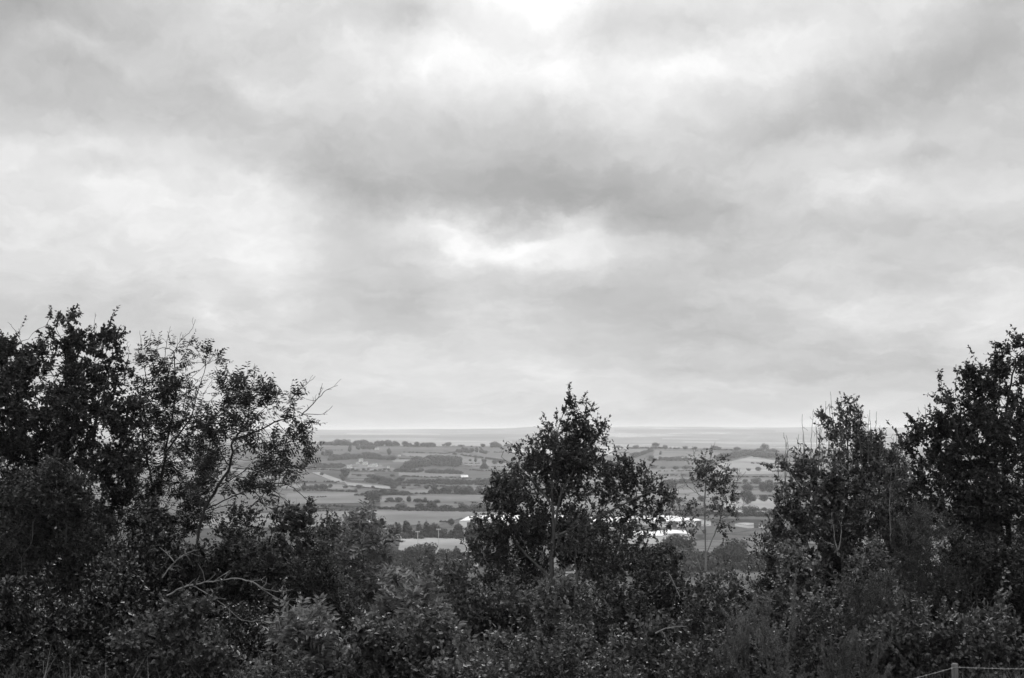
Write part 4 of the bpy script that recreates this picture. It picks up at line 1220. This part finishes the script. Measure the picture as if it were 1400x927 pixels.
# --- twiggy hedge tree
D = 31.0
b = ground_under(1155, D)
tw = []
for _ in range(46):
    x0 = rg.uniform(1060, 1228); top = 640 - 58 * math.exp(-((x0 - 1150) / 55) ** 2) - 30
    top += rg.uniform(-22, 30); d = rg.uniform(-.8, .8)
    tw.append((PX(D, [(x0 - rg.uniform(-9, 9), top + 70, d), (x0, top + 35, d), (x0 + rg.uniform(-4, 5), top, d)]), .007, 2, .16))
_, n = grow_plant('twiggy_hedge_tree', 'tree', 'rounded hedge tree with a leafy spike and many bare upright twigs on top', None, b,
    [([b, P(1155, 820, D), P(1150, 740, D), P(1160, 660, D), P(1158, 590, D)], None), ([P(1150, 740, D), P(1110, 690, D), P(1085, 650, D)], 1), ([P(1155, 760, D), P(1200, 690, D), P(1205, 640, D)], 1), ([P(1155, 800, D), P(1100, 760, D), P(1070, 720, D)], 1)],
    LB(D, [(1158, 552, 6, 9), (1158, 562, 8, 10), (1158, 575, 14, 14), (1176, 572, 6, 10), (1128, 574, 14, 7), (1142, 586, 16, 10), (1160, 604, 30, 22), (1190, 600, 14, 12), (1105, 640, 22, 16), (1140, 640, 40, 30), (1195, 635, 34, 28), (1226, 634, 18, 18), (1085, 655, 18, 12), (1065, 640, 10, 8), (1110, 690, 48, 38), (1175, 690, 56, 46), (1220, 660, 20, 26),
           (1090, 730, 40, 30), (1150, 750, 70, 40), (1210, 740, 40, 40)], rg), 'haw', rg, natt=1900, kill=.19, step=.16, dens=.9, trunk_r=.09, bare=tw, barem='bark_mid',
    deadw=[(PX(D, [(1146, 760, -1.5), (1142, 735, -1.5), (1138, 712, -1.5), (1137, 700, -1.5)]), .018, 3, .2), (PX(D, [(1146, 752, -1.5), (1152, 728, -1.5), (1148, 712, -1.5)]), .014, 2, .15), (PX(D, [(1140, 745, -1.5), (1128, 740, -1.5), (1120, 742, -1.5)]), .012, 2, .15),
           (PX(D, [(1160, 645, -1.2), (1152, 640, -1.2), (1146, 622, -1.2)]), .012, 3, .15), (PX(D, [(1160, 645, -1.2), (1167, 636, -1.2), (1165, 618, -1.2)]), .012, 3, .15), (PX(D, [(1070, 668, -1), (1078, 682, -1), (1075, 690, -1)]), .01, 2, .12), (PX(D, [(1062, 700, -1), (1090, 730, -1), (1105, 735, -1)]), .01, 5, .2), (PX(D, [(1218, 740, -1), (1216, 690, -1), (1219, 640, -1)]), .012, 3, .2)])
NL += n
# --- tall right oak
D = 34.0
b = ground_under(1385, D)
_, n = grow_plant('broad_oak_tree', 'tree', 'tall dense dark oak at the right edge of the photo with a stepped leafy outline', None, b,
    [([b, P(1382, 800, D), P(1378, 720, D), P(1372, 640, D), P(1376, 560, D), P(1388, 490, D)], None), ([P(1378, 720, D), P(1340, 650, D - .4), P(1310, 600, D - .4), P(1300, 560, D - .4)], 1), ([P(1372, 650, D), P(1430, 590, D), P(1470, 560, D)], 1), ([P(1378, 720, D), P(1310, 690, D + .4), P(1270, 640, D + .4)], 1)],
    LB(D, [(1392, 465, 10, 9), (1384, 480, 14, 12), (1378, 500, 24, 22), (1362, 490, 10, 12), (1420, 500, 40, 40), (1345, 525, 28, 20), (1318, 530, 22, 18), (1310, 520, 8, 8), (1380, 545, 46, 34), (1300, 548, 16, 18), (1284, 522, 5, 4), (1284, 536, 5, 4), (1290, 545, 6, 6), (1330, 570, 46, 30), (1450, 580, 60, 70), (1275, 580, 18, 24), (1258, 594, 18, 22), (1246, 615, 18, 18), (1300, 610, 42, 34),
           (1255, 620, 20, 16), (1240, 640, 16, 14), (1370, 620, 60, 50), (1280, 660, 46, 40), (1350, 690, 80, 50), (1450, 690, 70, 70), (1260, 710, 40, 40)], rg), 'oak', rg, natt=2700, kill=.24, step=.2, dens=1.15, trunk_r=.16, sprigs=.015,
    bare=[(PX(D, [(1306, 540), (1308, 510), (1307, 498)]), .007, 3, .1), (PX(D, [(1342, 520), (1341, 500), (1341, 494)]), .007, 3, .08), (PX(D, [(1258, 600), (1256, 575), (1256, 557)]), .007, 3, .12), (PX(D, [(1268, 590), (1265, 570), (1264, 553)]), .007, 2, .1),
          (PX(D, [(1245, 620), (1242, 590), (1240, 575)]), .007, 3, .12), (PX(D, [(1240, 640), (1232, 610), (1228, 592)]), .007, 5, .15)])
NL += n

# --- shrubs of the hedge bank: (centre px, top py, width px, depth, species, density, label)
SHRUBS = [
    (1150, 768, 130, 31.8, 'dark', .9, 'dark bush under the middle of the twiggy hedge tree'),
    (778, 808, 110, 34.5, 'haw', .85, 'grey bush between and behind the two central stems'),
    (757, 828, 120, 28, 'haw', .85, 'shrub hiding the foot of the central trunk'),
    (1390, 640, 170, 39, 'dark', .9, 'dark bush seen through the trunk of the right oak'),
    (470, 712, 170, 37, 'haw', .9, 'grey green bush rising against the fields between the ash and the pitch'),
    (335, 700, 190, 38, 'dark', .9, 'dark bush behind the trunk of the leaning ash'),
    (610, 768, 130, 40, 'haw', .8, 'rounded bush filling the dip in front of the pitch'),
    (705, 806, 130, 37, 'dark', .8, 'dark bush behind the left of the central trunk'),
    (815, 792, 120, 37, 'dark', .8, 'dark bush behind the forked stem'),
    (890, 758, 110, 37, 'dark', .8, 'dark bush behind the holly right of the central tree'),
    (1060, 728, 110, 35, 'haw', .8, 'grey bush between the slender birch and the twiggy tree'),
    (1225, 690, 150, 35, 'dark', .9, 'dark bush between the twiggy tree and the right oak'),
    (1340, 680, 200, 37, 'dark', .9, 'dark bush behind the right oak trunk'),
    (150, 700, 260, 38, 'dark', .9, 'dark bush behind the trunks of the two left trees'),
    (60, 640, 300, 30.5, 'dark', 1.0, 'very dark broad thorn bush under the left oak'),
    (215, 690, 190, 30, 'holly', .9, 'dark shrub under the thin crowned tree'),
    (385, 690, 170, 31.5, 'haw', 1.0, 'dense rounded bush under the right arm of the leaning ash'),
    (305, 742, 160, 29.4, 'dark', .9, 'mid grey shrub at the foot of the leaning ash'),
    (505, 702, 125, 33, 'elder', .55, 'open shrub of drooping leaflets standing up against the fields right of the ash'),
    (440, 765, 150, 30, 'dark', .9, 'dark shrub below the rounded bush and left of the pale elder'),
    (578, 760, 95, 36, 'pale', .5, 'loose pale shrub in the dip left of the central tree'),
    (560, 800, 165, 27, 'elder', .8, 'pale leaved elder in the lower middle left of the central tree'),
    (640, 772, 105, 29.5, 'haw', .75, 'upright leafy sapling bush just left of the central tree'),
    (706, 794, 150, 30, 'bramble', .8, 'shrub at the foot of the central trunk'),
    (905, 748, 130, 31, 'holly', .95, 'dark rounded holly right of the central tree'),
    (838, 800, 140, 29.8, 'haw', .85, 'shrub between the forked stem and the dark holly'),
    (1022, 738, 95, 31, 'holly', .85, 'dark small leaved bush right of the slender birch'),
    (968, 788, 130, 30, 'haw', .7, 'low shrub covering the foot of the slender birch'),
    (1080, 762, 150, 29, 'haw', .75, 'twiggy shrub below the left side of the twiggy hedge tree'),
    (1180, 752, 140, 28.5, 'haw', .75, 'grey shrub under the antler shaped dead wood'),
    (1250, 695, 150, 30.5, 'feather', .8, 'feathery narrow leaved shrub left of the right oak trunk'),
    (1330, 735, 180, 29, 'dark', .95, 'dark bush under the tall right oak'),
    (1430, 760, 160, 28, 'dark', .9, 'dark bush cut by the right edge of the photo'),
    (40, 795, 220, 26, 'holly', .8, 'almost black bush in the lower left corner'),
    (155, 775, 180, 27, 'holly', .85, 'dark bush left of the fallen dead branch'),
    (252, 818, 170, 25, 'bramble', .85, 'bramble mound in front of the fallen dead branch'),
    (345, 838, 165, 26, 'holly', .7, 'dark hollow bush under the tip of the fallen dead branch'),
    (430, 838, 150, 25, 'elder', .75, 'leafy shrub right of the dark hollow bush'),
    (515, 850, 130, 24.5, 'bramble', .85, 'bramble mound in front of the pale elder'),
    (605, 845, 150, 24.5, 'haw', .8, 'fine leaved shrub in the middle of the bottom edge'),
    (700, 862, 140, 25, 'bramble', .8, 'bramble mound in front of the central tree'),
    (795, 862, 140, 25, 'haw', .8, 'small leaved shrub in front of the forked stem'),
    (885, 848, 130, 25.5, 'bramble', .85, 'bramble mound left of the larger gorse'),
    (1035, 836, 130, 24, 'gorse', 1.0, 'larger spiky gorse bush on the lower right'),
    (1163, 868, 95, 23, 'gorse', 1.0, 'smaller spiky gorse bush left of the fence post'),
    (958, 880, 110, 23.8, 'haw', .8, 'low grey shrub beside the larger gorse'),
    (1105, 815, 130, 26.5, 'bramble', .75, 'bramble mound behind the two gorse bushes'),
    (1245, 820, 160, 25.5, 'bramble', .9, 'dark bramble thicket behind the fence post'),
    (1350, 832, 190, 25.5, 'bramble', .85, 'bramble thicket behind the right hand fence wires'),
    (1200, 790, 130, 27.2, 'feather', .7, 'grey feathery shrub above the bramble thicket'),
    (-60, 860, 150, 24, 'dark', .7, 'bramble mound at the far left beyond the black bush'),
    (95, 880, 130, 23.5, 'dark', .7, 'low leafy mound along the bottom left edge'),
    (1480, 850, 150, 26, 'bramble', .7, 'bramble mound beyond the right edge'),
    (390, 893, 130, 23, 'haw', .7, 'low small leaved mound on the bottom edge below the dark hollow bush'),
    (645, 898, 130, 23, 'bramble', .7, 'low bramble mound on the bottom edge below the central tree'),
    (840, 900, 120, 23, 'bramble', .7, 'low bramble mound on the bottom edge left of the low grey shrub'),
]


def shrub(px, top, wpx, D, spec, dens, label, seed):
    rng = np.random.default_rng(seed)
    b = ground_under(px, D)
    k = D / FPX
    W = wpx * k / 2
    zt = P(px, top, D)[2]
    H = zt - b[2]
    lob = []
    # body and irregular humps
    lob.append((b + np.array([0, 0, H * .42]), (W * .95, W * .62, H * .46)))
    nh = rng.integers(7, 11)
    for i in range(nh):
        a = rng.uniform(-1, 1)
        hh = H * (1 - .30 * a * a) * rng.uniform(.78, 1.0)
        if i == 0: a = rng.uniform(-.25, .25); hh = H
        r_ = W * rng.uniform(.26, .46)
        lob.append((b + np.array([a * W * .82, rng.uniform(-.5, .35) * W, hh - r_ * .8]), (r_, r_ * .9, r_ * rng.uniform(.7, 1.1))))
    seeds = []
    for i in range(5):
        a = rng.uniform(0, 6.28); q = rng.uniform(.1, .4)
        e = b + np.array([math.cos(a) * W * q, math.sin(a) * W * q * .7, H * rng.uniform(.3, .5)])
        s0 = b + np.array([math.cos(a) * W * .12, math.sin(a) * W * .12, 0])
        seeds.append(([s0, (s0 + e) / 2 + rng.normal(0, .06, 3), e], None))
    area = W * 2 * H
    natt = int(np.clip(area * 105, 220, 1500))
    nm = {'gorse': 'gorse_bush', 'elder': 'elder_bush', 'holly': 'holly_bush', 'bramble': 'bramble_bush', 'haw': 'hawthorn_bush', 'dark': 'thorn_bush', 'pale': 'pale_bush', 'feather': 'feathery_bush'}[spec]
    r_, n = grow_plant(nm, 'bush', label, 'shrubs on the hedge bank', b, seeds, lob, spec, rng, natt=natt, kill=.16, step=.16, dens=dens, tip=.0045, trunk_r=.045, shell=.55, parts=('stem', 'foliage'), up=.1 if spec != 'gorse' else .25, sprigs=.06, clump=rng.uniform(1.6, 2.4), leaf_scale=rng.uniform(.75, 1.3))
    return n


for i, (px, top, w_, D, sp, de, lab) in enumerate(SHRUBS):
    NL += shrub(px, top, w_, D, sp, de, lab, 100 + i)

# --- dead fallen branches lying in the shrubs
def dead_branch(paths, label):
    b0 = np.array(paths[0][0][0])
    me = bare_mesh(paths, b0, rg, M['dead'])
    o = obj('dead_branch', me, None, b0)
    tag(o, label, 'branch', 'dead branches caught in the shrubs')


D = 24.9
dead_branch([(PX(D, [(222, 818, .6), (250, 803, .3), (285, 795), (320, 790), (345, 795), (368, 812), (395, 826), (418, 838)]), .017, 16, .34), (PX(D, [(262, 801, .2), (290, 815), (330, 848), (350, 850), (385, 846)]), .012, 12, .25), (PX(D, [(345, 795), (370, 810), (400, 806)]), .012, 4, .2)],
            'long pale dead branch arching over the dark shrubs at the lower left')
dead_branch([(PX(27.5, [(222, 790), (238, 768), (256, 755), (270, 752)]), .014, 9, .3), (PX(27.5, [(238, 768), (228, 755), (218, 748)]), .012, 3, .2)], 'short pale forked dead branch above the long arching one at the left')
dead_branch([(PX(25, [(1012, 800), (1030, 812), (1045, 818), (1062, 821)]), .016, 3, .2)], 'short pale dead stick above the larger gorse')
dead_branch([(PX(25.2, [(896, 866), (912, 858), (926, 856), (938, 856)]), .016, 5, .15), (PX(25.2, [(904, 862), (914, 880), (920, 884)]), .012, 2, .1)], 'small pale curved dead twig left of the larger gorse')
dead_branch([(PX(28, [(915, 785), (922, 798), (926, 812), (930, 816)]), .016, 6, .15)], 'pale upright dead twig in the dark holly right of the central tree')

# --- undergrowth nobody could count: leafy ground cover over the whole bank
def undergrowth():
    rng = np.random.default_rng(5)
    n = 150000
    y = 18.5 + 34 * rng.random(n) ** 1.3
    x = rng.uniform(-1, 1, n) * (y * .40 + 1.5)
    hmax = np.array([.55 + .45 * mnoise.noise((a * .8, b_ * .8, 0)) for a, b_ in zip(x, y)])
    hmax *= np.clip((y - 18.5) / 3.5, .25, 1.0)
    clear = (x > 4.6) & (y < 22.6)
    hmax = np.where(clear, hmax * .3, hmax)
    z = np.array([tz(a, b_) for a, b_ in zip(x, y)]) + np.clip(hmax, .08, 1.2) * rng.random(n) ** .7
    C = np.stack([x, y, z], 1)
    d = norm(rng.normal(size=(n, 3)) + np.array([0, 0, .5]))
    V = leaf_quads(C, d, rng.uniform(.05, .11, n), rng.uniform(.3, .65, n), rng)
    o = obj('undergrowth', mesh_np('undergrowth', V, np.arange(len(V)), np.full(n, 4), M['under']))
    tag(o, 'tangled leafy ground cover between the shrubs on the bank', kind='stuff')


undergrowth()

# --- grass along the fence
def grass():
    rng = np.random.default_rng(9)
    n = 34000
    y = rng.uniform(17.5, 23.2, n)
    x = rng.uniform(-1, 1, n) * (y * .40 + 1.2)
    keep = rng.random(n) < np.where(x > 3.0, 1.0, .35)
    x, y = x[keep], y[keep]; n = len(x)
    z = np.array([tz(a, b_) for a, b_ in zip(x, y)])
    h = rng.uniform(.18, .55, n) * np.array([.8 + .5 * mnoise.noise((a, b_, 3)) for a, b_ in zip(x, y)])
    tall = rng.random(n) < np.where((x > 4.5) & (y > 19.5), .3, .08); h[tall] = rng.uniform(.7, 1.35, tall.sum())
    a = rng.uniform(0, 6.28, n)
    s = np.stack([np.cos(a), np.sin(a), np.zeros(n)], 1) * rng.uniform(.004, .008, n)[:, None]
    ln = np.stack([np.cos(a * 3 + 1), np.sin(a * 3 + 1), np.zeros(n)], 1) * (h * rng.uniform(.1, .55, n))[:, None]
    p0 = np.stack([x, y, z - .02], 1)
    p1 = p0 + ln * .3 + np.array([0, 0, .6]) * h[:, None]
    p2 = p0 + ln + np.array([0, 0, 1.0]) * h[:, None]
    V = np.stack([p0 - s, p0 + s, p1 + s * .8, p1 - s * .8, p2], 1).reshape(-1, 3)
    i = np.arange(n)[:, None] * 5
    loops = np.concatenate([i + [0, 1, 2, 3], i + [3, 2, 4]], 1)
    o = obj('grass', mesh_np('grass', V, loops.ravel(), np.tile([4, 3], n), M['grass']))
    tag(o, 'long grass blades along the wire fence', kind='stuff')


grass()

# --- wire fence on the bank edge: one post in view
def fence():
    D = 21.0
    t0 = P(1305, 907, D)
    rt = empty('wire_fence', (t0[0], t0[1], tz(t0[0], t0[1])))
    tag(rt, 'wire fence with one rounded wooden post in the lower right corner', 'fence')
    b0 = np.array(rt.location)
    posts = [P(1035, 965, 20.4), t0, P(1585, 902, 21.8)]
    for p in posts:
        gz = tz(p[0], p[1])
        q = MB()
        r_ = .05
        z1 = p[2] - gz
        c = np.array([p[0], p[1], gz]) - b0
        q.tube([c + (0, 0, -.4), c + (0, 0, z1 * .5), c + (.004, 0, z1 - .02), c + (.004, 0, z1)], [r_ * 1.04, r_, r_ * .97, r_ * .8], 14)
        q.build('post', M['post'], rt, smooth=False)
    for drop in (.045, .30, .62, .9):
        for a, b_ in zip(posts[:-1], posts[1:]):
            q = MB()
            a_ = a + np.array([0, -.054, -drop]); c_ = b_ + np.array([0, -.054, -drop])
            pts = []
            for i in range(25):
                u = i / 24
                pts.append(a_ + (c_ - a_) * u - np.array([0, 0, .05 * 4 * u * (1 - u)]) - b0)
            q.tube(pts, .0042, 5)
            if drop < .4:           # barbs
                L_ = np.linalg.norm(c_ - a_)
                for j in range(int(L_ / .13)):
                    u = (j + .5) / int(L_ / .13)
                    m = a_ + (c_ - a_) * u - np.array([0, 0, .05 * 4 * u * (1 - u)]) - b0
                    s = .016
                    q.tube([m + (-.006, -s * .3, -s), m + (.006, s * .3, s)], .0026, 4)
                    q.tube([m + (.006, -s, -s * .4), m + (-.006, s, s * .4)], .0026, 4)
            q.build('wire', M['wire'], rt)


fence()
print('leaves', NL)
#FG_END
# ---------------------------------------------------------------- render settings
scene.render.engine = 'CYCLES'
cy = scene.cycles
cy.max_bounces = 5
cy.diffuse_bounces = 1
cy.glossy_bounces = 1
cy.transmission_bounces = 2
cy.transparent_max_bounces = 4
cy.volume_bounces = 2
cy.use_denoising = True
cy.use_adaptive_sampling = False
cy.sample_clamp_indirect = 4
cy.pixel_filter_type = 'BLACKMAN_HARRIS'
cy.filter_width = 1.5
scene.view_settings.view_transform = 'Standard'
scene.view_settings.look = 'None'
scene.view_settings.exposure = 0.0
scene.view_settings.gamma = 1.0
scene.view_settings.use_curve_mapping = False
